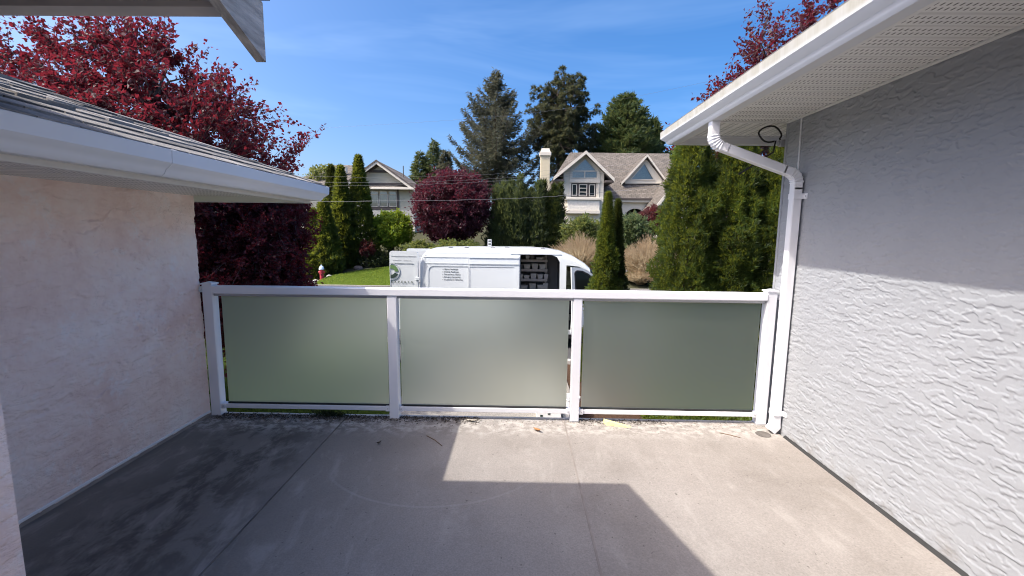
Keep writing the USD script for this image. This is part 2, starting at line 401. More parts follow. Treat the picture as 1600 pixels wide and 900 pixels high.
# deck membrane: worn beige vinyl with dark wet stains towards the left wall, pale dust along the railing
mat('deck_vinyl', {
    'g': ('geometry', {}), 'xyz': ('separate_xyz', {}),
    'n1': ('noise_texture', {'scale': 1.4, 'detail': 7., 'roughness': .62, 'distortion': .3}),
    'r1': ('rgb_ramp', {'ramp': [(.25, (.24, .214, .19)), (.5, (.305, .275, .249)), (.75, (.352, .319, .290))]}),
    'n2': ('noise_texture', {'scale': 120., 'detail': 3., 'roughness': .7}),
    'r2': ('rgb_ramp', {'ramp': [(.3, (.80, .80, .80)), (.7, (1.14, 1.14, 1.14))]}),
    'mu': ('mix', {'mix_type': 'multiply', 'fac': 1.}),
    'mp': ('mapping', {'scale': (1.7, 1.05, 1.), 'rotation': (0, 0, -.2)}),
    'n3': ('noise_texture', {'scale': 3.4, 'detail': 9., 'roughness': .68, 'distortion': .3}),
    's3': ('map_range', {'range_type': 'smoothstep', 'from_min': .42, 'from_max': .58, 'to_min': 0., 'to_max': 1.}),
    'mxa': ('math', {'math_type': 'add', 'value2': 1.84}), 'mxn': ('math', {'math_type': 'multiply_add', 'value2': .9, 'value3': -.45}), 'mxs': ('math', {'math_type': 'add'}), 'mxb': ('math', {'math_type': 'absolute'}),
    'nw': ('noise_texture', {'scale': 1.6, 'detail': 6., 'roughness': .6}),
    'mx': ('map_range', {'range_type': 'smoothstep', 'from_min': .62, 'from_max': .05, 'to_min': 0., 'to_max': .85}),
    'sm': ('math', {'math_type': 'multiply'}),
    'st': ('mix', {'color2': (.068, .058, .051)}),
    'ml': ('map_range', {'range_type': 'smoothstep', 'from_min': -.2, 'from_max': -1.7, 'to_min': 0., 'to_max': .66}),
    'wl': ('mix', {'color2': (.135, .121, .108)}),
    'n4': ('noise_texture', {'scale': 14., 'detail': 5., 'roughness': .7}),
    's4': ('map_range', {'range_type': 'smoothstep', 'from_min': .42, 'from_max': .62, 'to_min': 0., 'to_max': .75}),
    'my': ('map_range', {'range_type': 'smoothstep', 'from_min': 3.02, 'from_max': 3.24, 'to_min': 0., 'to_max': 1.}),
    'dm': ('math', {'math_type': 'multiply'}),
    'du': ('mix', {'color2': (.52, .49, .45)}),
    'n5': ('noise_texture', {'scale': 26., 'detail': 5., 'roughness': .75}),
    's5': ('map_range', {'range_type': 'smoothstep', 'from_min': .56, 'from_max': .66, 'to_min': 0., 'to_max': .9}),
    'mz': ('map_range', {'range_type': 'smoothstep', 'from_min': 3.17, 'from_max': 3.30, 'to_min': 0., 'to_max': 1.}),
    'em': ('math', {'math_type': 'multiply'}),
    'di': ('mix', {'color2': (.06, .055, .05)}),
    'dd': ('vector_math', {'math_type': 'distance', 'vector2': (-.519, 3.069, 0)}),
    'ab': ('math', {'math_type': 'compare', 'value2': .839, 'value3': .008}),
    'an': ('map_range', {'range_type': 'smoothstep', 'from_min': 2.62, 'from_max': 2.3, 'to_min': 0., 'to_max': .16}),
    'aa': ('math', {'math_type': 'multiply'}),
    'ar': ('mix', {'color2': (.50, .48, .46)}),
    'n7': ('noise_texture', {'scale': 42., 'detail': 2.5, 'roughness': .5}), 's7': ('map_range', {'range_type': 'smoothstep', 'from_min': .69, 'from_max': .74, 'to_min': 0., 'to_max': .6}), 'sp': ('mix', {'color2': (.075, .065, .055)}),
    'mp8': ('mapping', {'scale': (3.2, 1.1, 1.), 'rotation': (0, 0, .5)}), 'n8': ('noise_texture', {'scale': 2.2, 'detail': 8., 'roughness': .72, 'distortion': .4}), 's8': ('map_range', {'range_type': 'smoothstep', 'from_min': .50, 'from_max': .68, 'to_min': 0., 'to_max': .30}), 'sc': ('mix', {'color2': (.46, .425, .39)}),
    'b': ('bump', {'strength': .5, 'distance': .0015}),
    'b2': ('bump', {'strength': .6, 'distance': .02}),
    'n6': ('noise_texture', {'scale': 1.1, 'detail': 2.}),
    'p': ('principled_bsdf', {'roughness': .72, 'specular_ior_level': .3}),
}, [('g.position', 'xyz.vector'), ('g.position', 'n1.vector'), ('n1.fac', 'r1.fac'), ('g.position', 'n2.vector'), ('n2.fac', 'r2.fac'),
    ('r1.color', 'mu.color1'), ('r2.color', 'mu.color2'), ('g.position', 'mp.vector'), ('mp.vector', 'n3.vector'), ('n3.fac', 's3.value'),
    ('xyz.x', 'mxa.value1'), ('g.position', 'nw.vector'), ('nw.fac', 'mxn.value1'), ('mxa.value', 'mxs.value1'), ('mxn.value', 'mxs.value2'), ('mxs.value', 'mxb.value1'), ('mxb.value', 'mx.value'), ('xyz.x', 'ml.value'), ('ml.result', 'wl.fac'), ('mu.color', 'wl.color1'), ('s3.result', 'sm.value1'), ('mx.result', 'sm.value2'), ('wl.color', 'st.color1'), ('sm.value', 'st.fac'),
    ('g.position', 'n4.vector'), ('n4.fac', 's4.value'), ('xyz.y', 'my.value'), ('s4.result', 'dm.value1'), ('my.result', 'dm.value2'),
    ('st.color', 'du.color1'), ('dm.value', 'du.fac'), ('g.position', 'n5.vector'), ('n5.fac', 's5.value'), ('xyz.y', 'mz.value'),
    ('s5.result', 'em.value1'), ('mz.result', 'em.value2'), ('du.color', 'di.color1'), ('em.value', 'di.fac'),
    ('g.position', 'n6.vector'), ('n6.fac', 'b2.height'), ('b2.normal', 'b.normal'), ('n2.fac', 'b.height'), ('b.normal', 'p.normal'),
    ('g.position', 'dd.vector1'), ('dd.value', 'ab.value1'), ('xyz.y', 'an.value'), ('ab.value', 'aa.value1'), ('an.result', 'aa.value2'), ('aa.value', 'ar.fac'), ('di.color', 'ar.color1'), ('g.position', 'n7.vector'), ('n7.fac', 's7.value'), ('g.position', 'mp8.vector'), ('mp8.vector', 'n8.vector'), ('n8.fac', 's8.value'), ('s8.result', 'sc.fac'), ('ar.color', 'sc.color1'), ('s7.result', 'sp.fac'), ('sc.color', 'sp.color1'), ('sp.color', 'p.base_color')])

# acid-etched glass: rough all the way through, a little milky on the face
mat('frosted_glass', {
    'rf': ('refraction_bsdf', {'color': (.99, 1.0, .94), 'roughness': .46, 'IOR': 1.3}),
    'tl': ('translucent_bsdf', {'color': (.78, .82, .64)}),
    'df': ('diffuse_bsdf', {'color': (.44, .45, .38)}),
    'gl': ('glossy_bsdf', {'color': (.9, .9, .9), 'roughness': .35}),
    'm0': ('mix_closure', {'fac': .19}), 'm1': ('mix_closure', {'fac': .035}), 'fr': ('fresnel', {'IOR': 1.08}), 'm2': ('mix_closure', {})},
    [('rf.BSDF', 'm0.closure1'), ('tl.BSDF', 'm0.closure2'), ('m0.closure', 'm1.closure1'), ('df.BSDF', 'm1.closure2'),
     ('m1.closure', 'm2.closure1'), ('gl.BSDF', 'm2.closure2'), ('fr.fac', 'm2.fac')], surface='m2.closure')


def pane(name, tint, fac_ior=1.5, rough=.02):
    mat(name, {'t': ('transparent_bsdf', {'color': tint}), 'g': ('glossy_bsdf', {'color': (1, 1, 1), 'roughness': rough}),
               'f': ('fresnel', {'IOR': fac_ior}), 'm': ('mix_closure', {})},
        [('t.BSDF', 'm.closure1'), ('g.BSDF', 'm.closure2'), ('f.fac', 'm.fac')], surface='m.closure')


pane('window_glass', (.70, .75, .75), 2.0)
pane('window_glass_dark', (.45, .5, .5), 1.35)
pane('van_glass', (.32, .36, .34), 1.5)
pane('van_glass_dark', (.16, .18, .17), 1.35)

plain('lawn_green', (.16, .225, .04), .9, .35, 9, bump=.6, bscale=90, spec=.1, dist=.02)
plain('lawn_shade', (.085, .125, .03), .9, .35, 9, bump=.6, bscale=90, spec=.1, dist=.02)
plain('earth', (.062, .062, .035), .95, .3, 1.2, bump=.5, bscale=6, spec=.1, dist=.05)
plain('asphalt', (.085, .085, .088), .9, .18, 1.5, bump=.5, bscale=120, spec=.2)
plain('concrete_light', (.48, .46, .43), .9, .12, 1.5, bump=.3, bscale=80, spec=.2)
plain('concrete_pink', (.46, .38, .32), .9, .12, 1.5, bump=.3, bscale=80, spec=.2)
plain('aggregate', (.27, .25, .22), .9, .5, 45, bump=.8, bscale=60, spec=.2, dist=.008)
plain('mulch', (.085, .05, .033), .95, .6, 40, bump=1., bscale=45, spec=.1, dist=.03)
plain('bark', (.085, .065, .05), .95, .35, 12, bump=.8, bscale=40, spec=.1, stretch=(1, 1, .25), dist=.02)
plain('bark_grey', (.13, .11, .10), .95, .35, 12, bump=.8, bscale=40, spec=.1, dist=.01)
plain('rock_pale', (.45, .43, .40), .9, .25, 8, bump=.8, bscale=14, spec=.2, dist=.03)
plain('twig_brown', (.16, .10, .06), .9, .3, 20)
plain('leaf_brown', (.34, .17, .06), .7, .3, 40)
plain('wedge_yellow', (.84, .76, .36), .7, .12, 30, bump=.6, bscale=90)
plain('litter_dark', (.075, .06, .045), .95, .6, 60)
plain('litter_pale', (.42, .38, .32), .95, .4, 60)
plain('van_paint', (.62, .66, .67), .25, .015, 1.2, coat=.5)
plain('van_inner', (.20, .20, .21), .6, .1, 4)
plain('van_door_inner', (.55, .57, .58), .5, .05, 4)
plain('plastic_black', (.02, .02, .022), .5, .1)
plain('seat_grey', (.05, .05, .055), .85, .15, 20)
plain('rack_grey', (.55, .51, .48), .6, .06, 6)
plain('bin_grey', (.60, .59, .58), .5, .08, 9)
plain('bin_dark', (.17, .165, .16), .6, .1, 9)
plain('carton', (.50, .49, .47), .8, .08, 8)
plain('print_dark', (.10, .115, .11), .6, .1)
plain('print_grey', (.42, .45, .46), .6, .1)
plain('print_green', (.11, .20, .07), .5, .1)
plain('print_black', (.025, .045, .035), .5, .1)
plain('car_dark', (.012, .012, .015), .2, .1, coat=.8)
plain('tyre', (.02, .02, .02), .8, .2, 30)
plain('rim', (.5, .5, .52), .3, .05, metallic=.8)
plain('lamp_clear', (.85, .85, .85), .12, .03)
plain('hydrant_red', (.36, .025, .04), .45, .15, 12)
plain('hydrant_cap', (.55, .66, .76), .4, .08, 12)
plain('grey_timber', (.38, .36, .38), .8, .2, 12)
plain('house_cream', (.70, .645, .53), .85, .05, 2, bump=.3, bscale=30)
plain('house_sage', (.44, .42, .33), .85, .05, 2)
plain('house_stone', (.68, .64, .55), .85, .15, 5, bump=.8, bscale=8, dist=.04)
plain('house_trim', (.60, .555, .47), .6, .04)
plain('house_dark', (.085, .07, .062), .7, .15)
plain('curtain', (.82, .86, .86), .9, .08, 3)
plain('chimney_cream', (.56, .49, .34), .85, .06, 3)
plain('carton_white', (.82, .82, .80), .7, .03)
# far roofs: courses of shingles too small to pick apart
def roof_far(name, c1, c2, mor, rot):
    mat(name, {'g': ('geometry', {}), 'mp': ('mapping', {'scale': (1., 1., 1.), 'rotation': rot}),
               'k': ('brick_texture', {'scale': 1., 'color1': c1, 'color2': c2, 'mortar': mor, 'mortar_size': .02, 'brick_width': .45, 'row_height': .22, 'bias': 0.}),
               'n': ('noise_texture', {'scale': 2.5, 'detail': 5.}), 'r': ('rgb_ramp', {'ramp': [(.3, (.72, .72, .72)), (.7, (1.15, 1.12, 1.1))]}),
               'm': ('mix', {'mix_type': 'multiply', 'fac': 1.}), 'b': ('bump', {'strength': .8, 'distance': .03}),
               'p': ('principled_bsdf', {'roughness': .9, 'specular_ior_level': .2})},
        [('g.position', 'mp.vector'), ('mp.vector', 'k.vector'), ('g.position', 'n.vector'), ('n.fac', 'r.fac'), ('k.color', 'm.color1'), ('r.color', 'm.color2'),
         ('m.color', 'p.base_color'), ('k.fac', 'b.height'), ('b.normal', 'p.normal')])


roof_far('roof_brown', (.215, .193, .17), (.158, .142, .125), (.09, .076, .063), (math.radians(-45), 0, 0))
roof_far('roof_brown_side', (.205, .184, .162), (.15, .135, .12), (.085, .072, .06), (0, math.radians(45), math.radians(90)))

foliage('plum_leaf', [(0, (.030, .006, .010)), (.35, (.085, .012, .021)), (.7, (.165, .025, .036)), (1, (.34, .09, .09))], .28, (.36, .035, .055))
foliage('plum_leaf_small', [(0, (.035, .009, .016)), (.5, (.10, .020, .034)), (1, (.25, .065, .085))], .25, (.26, .04, .065))
foliage('maple_red', [(0, (.05, .012, .014)), (.5, (.14, .03, .03)), (1, (.3, .09, .07))], .25, (.3, .06, .05))
foliage('cedar_leaf', [(0, (.020, .038, .007)), (.35, (.082, .134, .018)), (.7, (.20, .26, .038)), (1, (.43, .46, .095))], .30, (.30, .33, .035))
foliage('hedge_leaf', [(0, (.04, .065, .008)), (.5, (.15, .19, .022)), (1, (.42, .44, .08))], .3, (.34, .38, .04))
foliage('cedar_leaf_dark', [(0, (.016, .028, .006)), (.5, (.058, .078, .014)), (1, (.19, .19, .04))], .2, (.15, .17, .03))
foliage('yew_leaf', [(0, (.015, .026, .009)), (.5, (.062, .095, .026)), (1, (.22, .26, .08))], .18)
foliage('laurel_leaf', [(0, (.04, .06, .014)), (.5, (.125, .165, .03)), (1, (.33, .35, .09))], .25)
foliage('rhodo_leaf', [(0, (.03, .052, .017)), (.5, (.095, .135, .04)), (1, (.27, .31, .12))], .22)
foliage('lime_leaf', [(0, (.09, .15, .012)), (.5, (.24, .33, .025)), (1, (.48, .54, .05))], .35, (.5, .58, .05))
foliage('spruce_needle', [(0, (.026, .034, .020)), (.5, (.085, .095, .056)), (1, (.23, .225, .14))], .16)
foliage('pine_needle', [(0, (.018, .027, .012)), (.5, (.062, .076, .032)), (1, (.20, .20, .09))], .16)
foliage('cypress_needle', [(0, (.018, .038, .010)), (.5, (.065, .108, .03)), (1, (.21, .25, .08))], .16)
foliage('far_conifer', [(0, (.03, .05, .016)), (.5, (.085, .12, .035)), (1, (.22, .25, .09))], .16)
foliage('dry_grass', [(0, (.22, .15, .08)), (.45, (.52, .40, .24)), (1, (.86, .76, .54))], .3, (.8, .68, .46))
foliage('grass_blade', [(0, (.09, .15, .018)), (.5, (.19, .27, .04)), (1, (.36, .40, .09))], .35, (.34, .42, .06))
foliage('grass_near', [(0, (.04, .075, .012)), (.5, (.09, .135, .025)), (1, (.19, .22, .05))], .3, (.16, .22, .03))
foliage('juniper_leaf', [(0, (.012, .022, .008)), (.5, (.04, .062, .018)), (1, (.11, .135, .04))], .15)

# ------------------------------------------------------------------ ground
rng = np.random.default_rng(5)
ZR = -1.74                                             # the street


def ground_z(x, y):
    x = np.asarray(x, float); y = np.asarray(y, float)
    start = 25.3 + 8.2 * (1 / (1 + np.exp((x + 13.3) * 2.2)))
    t = np.clip(y - start, 0, None)
    up = np.interp(t, [0, 1.7, 6.5, 14, 20, 35, 90, 400], [0, .34, .80, 2.3, 3.2, 4.0, 6.5, 14.])
    return -1.82 + up


xs = np.unique(np.concatenate([np.linspace(-400, -40, 16), np.linspace(-40, 40, 161), np.linspace(40, 400, 16)]))
ys = np.unique(np.concatenate([np.linspace(-60, 3, 10), np.linspace(3, 60, 115), np.linspace(60, 900, 24)]))
gx, gy = np.meshgrid(xs, ys)
gz = ground_z(gx, gy) + .05 * (meshkit.fbm(np.stack([gx * .4, gy * .4, gx * 0], -1)) - .5) * (gy > 26.5)
gi = np.arange(gx.size).reshape(gx.shape)
gf = np.concatenate([np.stack([gi[:-1, :-1], gi[:-1, 1:], gi[1:, 1:]], -1).reshape(-1, 3), np.stack([gi[:-1, :-1], gi[1:, 1:], gi[1:, :-1]], -1).reshape(-1, 3)])
solo('ground', (np.stack([gx, gy, gz], -1).reshape(-1, 3), gf), 'earth', kind='structure', smooth=True)
solo('street', xy(Polygon([(-60, 12.75), (-3.35, 12.75), (-3.35, 10.75), (60, 10.75), (60, 25.1), (-60, 25.1)]), -1.84, ZR), 'asphalt', kind='structure')
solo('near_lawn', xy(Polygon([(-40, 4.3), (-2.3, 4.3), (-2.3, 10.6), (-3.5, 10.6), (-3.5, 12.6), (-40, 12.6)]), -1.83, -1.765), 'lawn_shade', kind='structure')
solo('driveway', xy(sbox(-2.28, 4.3, 1.12, 10.74), -1.83, -1.75), 'aggregate', kind='structure')
solo('mulch_bed', xy(sbox(1.14, 4.3, 7.0, 10.6), -1.83, -1.745), 'mulch', kind='structure')
solo('side_pavement', xy(sbox(-30, 13.0, -10.2, 24.6), ZR - .01, ZR + .006), 'concrete_light', kind='structure')
solo('neighbour_driveway', xy(sbox(-22, 25.3, -13.9, 33), -1.83, ZR + .03), 'concrete_pink', kind='structure')
solo('kerb', cat([rbx(-13.7, 60, 25.1, 25.24, -1.85, ZR + .09, .02), rbx(-60, -22.2, 25.1, 25.24, -1.85, ZR + .09, .02)]), 'aggregate', kind='structure')
solo('near_kerb', cat([rbx(1.14, 60, 10.6, 10.75, -1.85, ZR + .10, .02), rbx(-60, -3.5, 12.6, 12.75, -1.85, ZR + .10, .02)]), 'concrete_light', kind='structure')


def lawn_patch(poly, dz, step=.5):
    x0, y0, x1, y1 = poly.bounds; ms = []
    for a in np.arange(x0, x1, step):
        for b in np.arange(y0, y1, step):
            q = poly.intersection(sbox(a, b, a + step, b + step))
            if q.geom_type == 'Polygon' and q.area > 1e-5:
                v, f = trimesh.creation.triangulate_polygon(q, engine='earcut')
                ms.append((np.column_stack([v, ground_z(v[:, 0], v[:, 1]) + dz]), f))
    return cat(ms)


far_lawn = Polygon([(-13.6, 25.3), (-4.0, 25.3), (-4.0, 31.5), (-8.2, 32.2), (-10.6, 29.6), (-12.2, 27.3), (-13.6, 26.6)])
solo('far_lawn', lawn_patch(far_lawn, .04), 'lawn_green', kind='structure')


def blades(n, poly, zf, h, seed):
    r = np.random.default_rng(seed); x0, y0, x1, y1 = poly.bounds
    p = np.column_stack([r.uniform(x0, x1, n), r.uniform(y0, y1, n)])
    import shapely
    p = p[shapely.contains_xy(poly, p[:, 0], p[:, 1])]
    P = np.column_stack([p, zf(p[:, 0], p[:, 1])])
    D = np.column_stack([r.normal(0, .35, len(P)), r.normal(0, .35, len(P)), np.ones(len(P))])
    return leaves(P, D, h * r.uniform(.5, 1.3, len(P)), h * .22, r)


solo('lawn_grass', blades(60000, far_lawn, lambda x, y: ground_z(x, y) + .035, .10, 1), 'grass_blade',
     'bright green mown grass across the street behind the van', 'grass', kind='stuff')
solo('near_grass', cat([blades(26000, sbox(-6.5, 6.6, -2.32, 9.2), lambda x, y: x * 0 - 1.77, .07, 2),
                        blades(26000, sbox(-12.5, 9.0, -6.5, 12.5), lambda x, y: x * 0 - 1.77, .07, 3)]), 'grass_near',
     'short lawn grass below the left railing panel', 'grass', kind='stuff')

# ------------------------------------------------------------------ the deck
XL, XR, YF = -2.51, 2.03, 3.39                         # left wall, right wall, railing
deck = thing('deck_floor', None, None, (0, 0, 0), kind='structure')
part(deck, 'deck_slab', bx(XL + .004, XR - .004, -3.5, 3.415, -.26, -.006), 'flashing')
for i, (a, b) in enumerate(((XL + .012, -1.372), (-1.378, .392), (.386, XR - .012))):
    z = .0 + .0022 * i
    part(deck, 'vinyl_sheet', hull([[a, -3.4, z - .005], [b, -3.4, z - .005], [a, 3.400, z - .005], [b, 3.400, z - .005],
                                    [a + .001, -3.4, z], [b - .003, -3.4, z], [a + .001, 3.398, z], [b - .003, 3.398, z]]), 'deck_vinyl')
part(deck, 'edge_flashing', cat([rbx(XL + .02, XR - .06, 3.402, 3.432, -.10, .0065, .003)]), 'flashing')
for sx_, wd_, mt_ in ((-1.375, .0032, 'seam_dark'), (.389, .005, 'seam_brown')):
    part(deck, 'sheet_seam', bx(sx_ - wd_, sx_ + wd_, -3.4, 3.397, .001, .0062), mt_)
part(deck, 'wall_flashing', hull([[XL + .003, -3.4, 0], [XL + .003, 3.42, 0], [XL + .018, -3.4, .0], [XL + .018, 3.42, .0], [XL + .003, -3.4, .022], [XL + .003, 3.42, .022], [XL + .010, -3.4, .022], [XL + .010, 3.42, .022]]), 'seam_brown')
part(deck, 'wall_flashing', hull([[XR - .003, -3.4, 0], [XR - .003, 3.15, 0], [XR - .022, -3.4, .004], [XR - .022, 3.15, .004], [XR - .003, -3.4, .02], [XR - .003, 3.15, .02]]), 'dark_gap')

# ------------------------------------------------------------------ railing
rail = thing('glass_railing', 'white metal balcony railing with three frosted glass panels across the deck edge', 'railing', (-.25, YF, 0))
PX = [(-2.472, -2.394), (-1.02, -.945), (.435, .505), (1.925, 2.000)]
for i, (a, b) in enumerate(PX):
    end = i in (0, 3)
    ps = part(rail, 'post', rbx(a, b, YF - .035, YF + .04, .004, 1.075 if end else 1.005, .004), 'white_paint')
    if end:
        c = (a + b) / 2
        part(ps, 'post_cap', hull([[a - .005, YF - .04, 1.076], [b + .005, YF - .04, 1.076], [a - .005, YF + .045, 1.076], [b + .005, YF + .045, 1.076],
                                   [a - .005, YF - .04, 1.087], [b + .005, YF - .04, 1.087], [a - .005, YF + .045, 1.087], [b + .005, YF + .045, 1.087], [c, YF, 1.10]]), 'white_paint')
    part(ps, 'post_foot', rbx(a - .004, b + .004, YF - .039, YF + .044, .003, .012, .002), 'grey_metal')
tr = sweep([(-.036, -.03), (-.04, -.024), (-.04, .022), (-.03, .03), (.03, .03), (.04, .022), (.04, -.024), (.036, -.03)], [(PX[0][1] + .001, YF, 1.037), (PX[3][0] - .001, YF, 1.037)])
part(rail, 'top_rail', tr, 'white_paint')
for a, b in ((PX[0][1], PX[1][0]), (PX[1][1], PX[2][0]), (PX[2][1], PX[3][0])):
    lo = 1 if a > 0 else 0
    part(rail, 'bottom_rail', rbx(a + .001, b - .001, YF - .022, YF + .022, .066, .101, .003), 'white_paint')
    part(rail, 'upper_channel', rbx(a + .001, b - .001, YF - .017, YF + .017, .985, 1.006, .003), 'grey_metal')
    g0, g1 = a + (.052 if a < -2 else .018), b - (.012 if a < -2 else .03)
    gp = part(rail, 'glass_panel', bx(g0, g1, YF - .003, YF + .003, .107, .984), 'frosted_glass')
    part(gp, 'gasket', rbx(g0 - .004, g1 + .004, YF - .010, YF + .010, .1015, .115, .002), 'rubber')
    for c in (a, b):
        s = 1 if c == a else -1
        part(rail, 'bracket_screw', cyl((c + s * .018, YF - .0295, .084), .0045, .003, 1, 8), 'grey_metal')
        part(rail, 'rail_bracket', rbx(min(c + s * .002, c + s * .034), max(c + s * .002, c + s * .034), YF - .027, YF + .027, .062, .105, .002), 'white_paint')
for a, b in ((XL + .003, PX[0][0]), (PX[3][1], XR - .003)):
    k = part(rail, 'wall_bracket', cyl((a, YF, 1.035), .011, b - a, 0, 14), 'white_paint', smooth=40)
    w = a if a < 0 else b
    part(k, 'bracket_plate', cyl((min(w, w - .006 * np.sign(w)) if w > 0 else w, YF, 1.035), .024, .006, 0, 16), 'white_paint')


def sstep(v, a, b):
    t = np.clip((v - a) / (b - a), 0, 1); return t * t * (3 - 2 * t)


def n2(u, v, seed):
    return meshkit.noise(np.stack([u, v, 0 * u], -1), seed)


def plaster(x, sgn, y0, y1, z0, z1, step, relief):
    """a wall face in the plane x, its plaster standing proud towards sgn by relief(y, z)"""
    yy, zz = np.meshgrid(np.arange(y0, y1 + step * .5, step), np.arange(z0, z1 + step * .5, step))
    v = np.stack([x + sgn * relief(yy, zz), np.minimum(yy, y1), np.minimum(zz, z1)], -1).reshape(-1, 3)
    i = np.arange(yy.size).reshape(yy.shape)
    a, b, c, d = i[:-1, :-1].ravel(), i[:-1, 1:].ravel(), i[1:, 1:].ravel(), i[1:, :-1].ravel()
    f = np.concatenate([np.stack([a, b, c], 1), np.stack([a, c, d], 1)])
    return v, (f if sgn > 0 else f[:, ::-1])


def trowelled(y, z):
    w1 = (n2(y * 26, z * 44, 1) - .5) * 1.0 + (n2(y * 66, z * 95, 2) - .5) * .5
    w2 = (n2(y * 22, z * 40, 3) - .5) * 1.2 + (n2(y * 70, z * 92, 4) - .5) * .6
    a = .62 * n2(y * 16 + w1, z * 60 + w2 + y * 4.2, 5) + .38 * n2(y * 36 + w1 * 1.6, z * 105 + w2 * 1.6, 6)
    b = n2(y * 25 + w2 + 40, z * 80 + w1 * 1.5 + y * 2.6, 7)
    am = .55 + .45 * sstep(meshkit.fbm(np.stack([y * 3.1, z * 4.5, 0 * y], -1), 3, 8), .32, .62)
    return .0040 * am * sstep(a, .45, .56) + .0024 * (1.25 - am) * sstep(b, .48, .60) + .0006 * n2(y * 110, z * 110, 9)


def patched(y, z):
    w1 = (n2(y * 11, z * 16, 11) - .5) * .9 + (n2(y * 36, z * 46, 12) - .5) * .6
    w2 = (n2(y * 10, z * 15, 13) - .5) * .9 + (n2(y * 38, z * 48, 14) - .5) * .6
    a = .7 * n2(y * 5.2 + w1, z * 12 + w2, 15) + .3 * n2(y * 14 + w1 * 1.5, z * 30 + w2 * 1.5, 16)
    b = n2(y * 12 + w2 + 20, z * 28 + w1, 17)
    edge = .58 + .035 * np.sin(y * 2.1) + .08 * (n2(y * 3.2, 0 * y, 3) - .5) + .03 * (n2(y * 15, 0 * y, 5) - .5)
    low = sstep(edge - z, -.003, .003)
    band = sstep(z - (1.615 + .02 * (n2(y * 5, 0 * y, 21) - .5)), -.003, .003)
    am = .3 + .7 * sstep(meshkit.fbm(np.stack([y * 2.3, z * 3.1, 0 * y], -1), 3, 28), .38, .6)
    rough = .0075 * am * sstep(a, .47, .54) + .0036 * sstep(b, .52, .60)
    fine = .0024 * sstep(n2(y * 20 + w1 * 2, z * 38 + w2 * 2, 18), .44, .56)
    return rough * (1 - low) * (1 - .4 * band) + .009 * low + .006 * band + fine + .0012 * n2(y * 95, z * 95, 19)


# ------------------------------------------------------------------ right house
rh = thing('stucco_house', 'grey-white stucco house wall with vented white eave, right of the deck', 'house', (XR, 1, 0))
wall = part(rh, 'wall', cat([bx(XR + .002, 9, -5, 3.468, -1.85, 2.375)]), 'grey_plaster')
part(rh, 'plaster_coat', plaster(XR, -1, 1.35, 3.466, -.05, 2.362, .0040, trowelled), 'grey_plaster', smooth=True)
part(wall, 'corner_bead', rbx(XR - .009, XR + .03, 3.450, 3.474, -1.8, 2.355, .003), 'grey_plaster')
part(wall, 'wall_strip', pipe([(XR - .005, 3.30, 2.35), (XR - .005, 3.285, 1.9), (XR - .005, 3.285, .03)], .006, 6), 'white_paint')
SZ = 2.36
GXI = 1.40                                             # back of the gutter
y = -2.2
k = 0
while y < 3.44:                                        # vented panels across the side eave, one by one
    y1 = min(y + .103, 3.462)
    v = hull([[GXI, y + .009, SZ], [XR - .022, y + .009, SZ], [GXI, y1 - .009, SZ], [XR - .022, y1 - .009, SZ], [GXI, y + .002, SZ + .009], [XR - .022, y + .002, SZ + .009], [GXI, y1 - .002, SZ + .009], [XR - .022, y1 - .002, SZ + .009]])
    part(rh, 'soffit_panel', v, 'soffit_vented')
    y = y1; k += 1
x = GXI
while x < 5.2:                                         # and along the front eave
    x1 = x + .103
    ya = 3.482
    v = hull([[x + .009, ya, SZ], [x1 - .009, ya, SZ], [x + .009, 3.955, SZ], [x1 - .009, 3.955, SZ], [x + .002, ya, SZ + .009], [x1 - .002, ya, SZ + .009], [x + .002, 3.955, SZ + .009], [x1 - .002, 3.955, SZ + .009]])
    part(rh, 'soffit_panel', v, 'soffit_vented_front')
    x = x1
part(rh, 'soffit_backing', cat([bx(GXI - .01, XR + .1, -5, 3.98, SZ + .010, SZ + .016), bx(XR + .101, 9, 3.46, 3.98, SZ + .010, SZ + .016)]), 'soffit_plain')
part(rh, 'soffit_trim', cat([rbx(XR - .022, XR - .001, -5, 3.46, SZ - .012, SZ + .008, .003)]), 'soffit_plain')
part(rh, 'soffit_trim', cat([rbx(GXI, 9, 3.462, 3.482, SZ - .006, SZ + .008, .002)]), 'soffit_plain')
part(rh, 'soffit_trim', cat([rbx(GXI + .01, 9, 3.955, 3.985, SZ - .012, SZ + .008, .003)]), 'soffit_plain')
part(rh, 'fascia', cat([bx(GXI - .004, GXI + .016, -5, 4.0, 2.300, 2.44), bx(GXI - .004, 9, 3.985, 4.003, 2.300, 2.44)]), 'soffit_plain')
# K-style gutter: back, flat bottom, ogee front, rolled lip
gp_ = [(0, .118), (0, 0), (.058, 0), (.074, .012), (.082, .030), (.104, .046), (.119, .060), (.122, .118), (.112, .122), (.109, .114), (.108, .066), (.094, .054), (.072, .034), (.062, .014), (.010, .010), (.010, .118)]
gutter_path = [(9, 4.004, 2.300), (GXI - .005, 4.004, 2.300), (GXI - .005, -5, 2.300)]
part(rh, 'gutter', sweep([(s, u) for s, u in gp_][::-1], gutter_path), 'gutter_stained', smooth=30)
part(rh, 'drip_edge', sweep([(-.05, .128), (.095, .121), (.095, .126), (-.05, .136)], gutter_path), 'white_paint')
rz = lambda t: 2.43 + .40 * t
part(rh, 'roof', cat([slab((GXI - .09, -5, 2.437), (GXI - .09, 4.09, 2.437), (GXI + 4, .09, 2.437 + 1.55), (GXI + 4, -5, 2.437 + 1.55), .012)[0:2],
                      slab((GXI - .09, 4.09, 2.437), (9, 4.09, 2.437), (9, .09, 2.437 + 1.55), (GXI + 4, .09, 2.437 + 1.55), .012)]), 'shingle_grey')

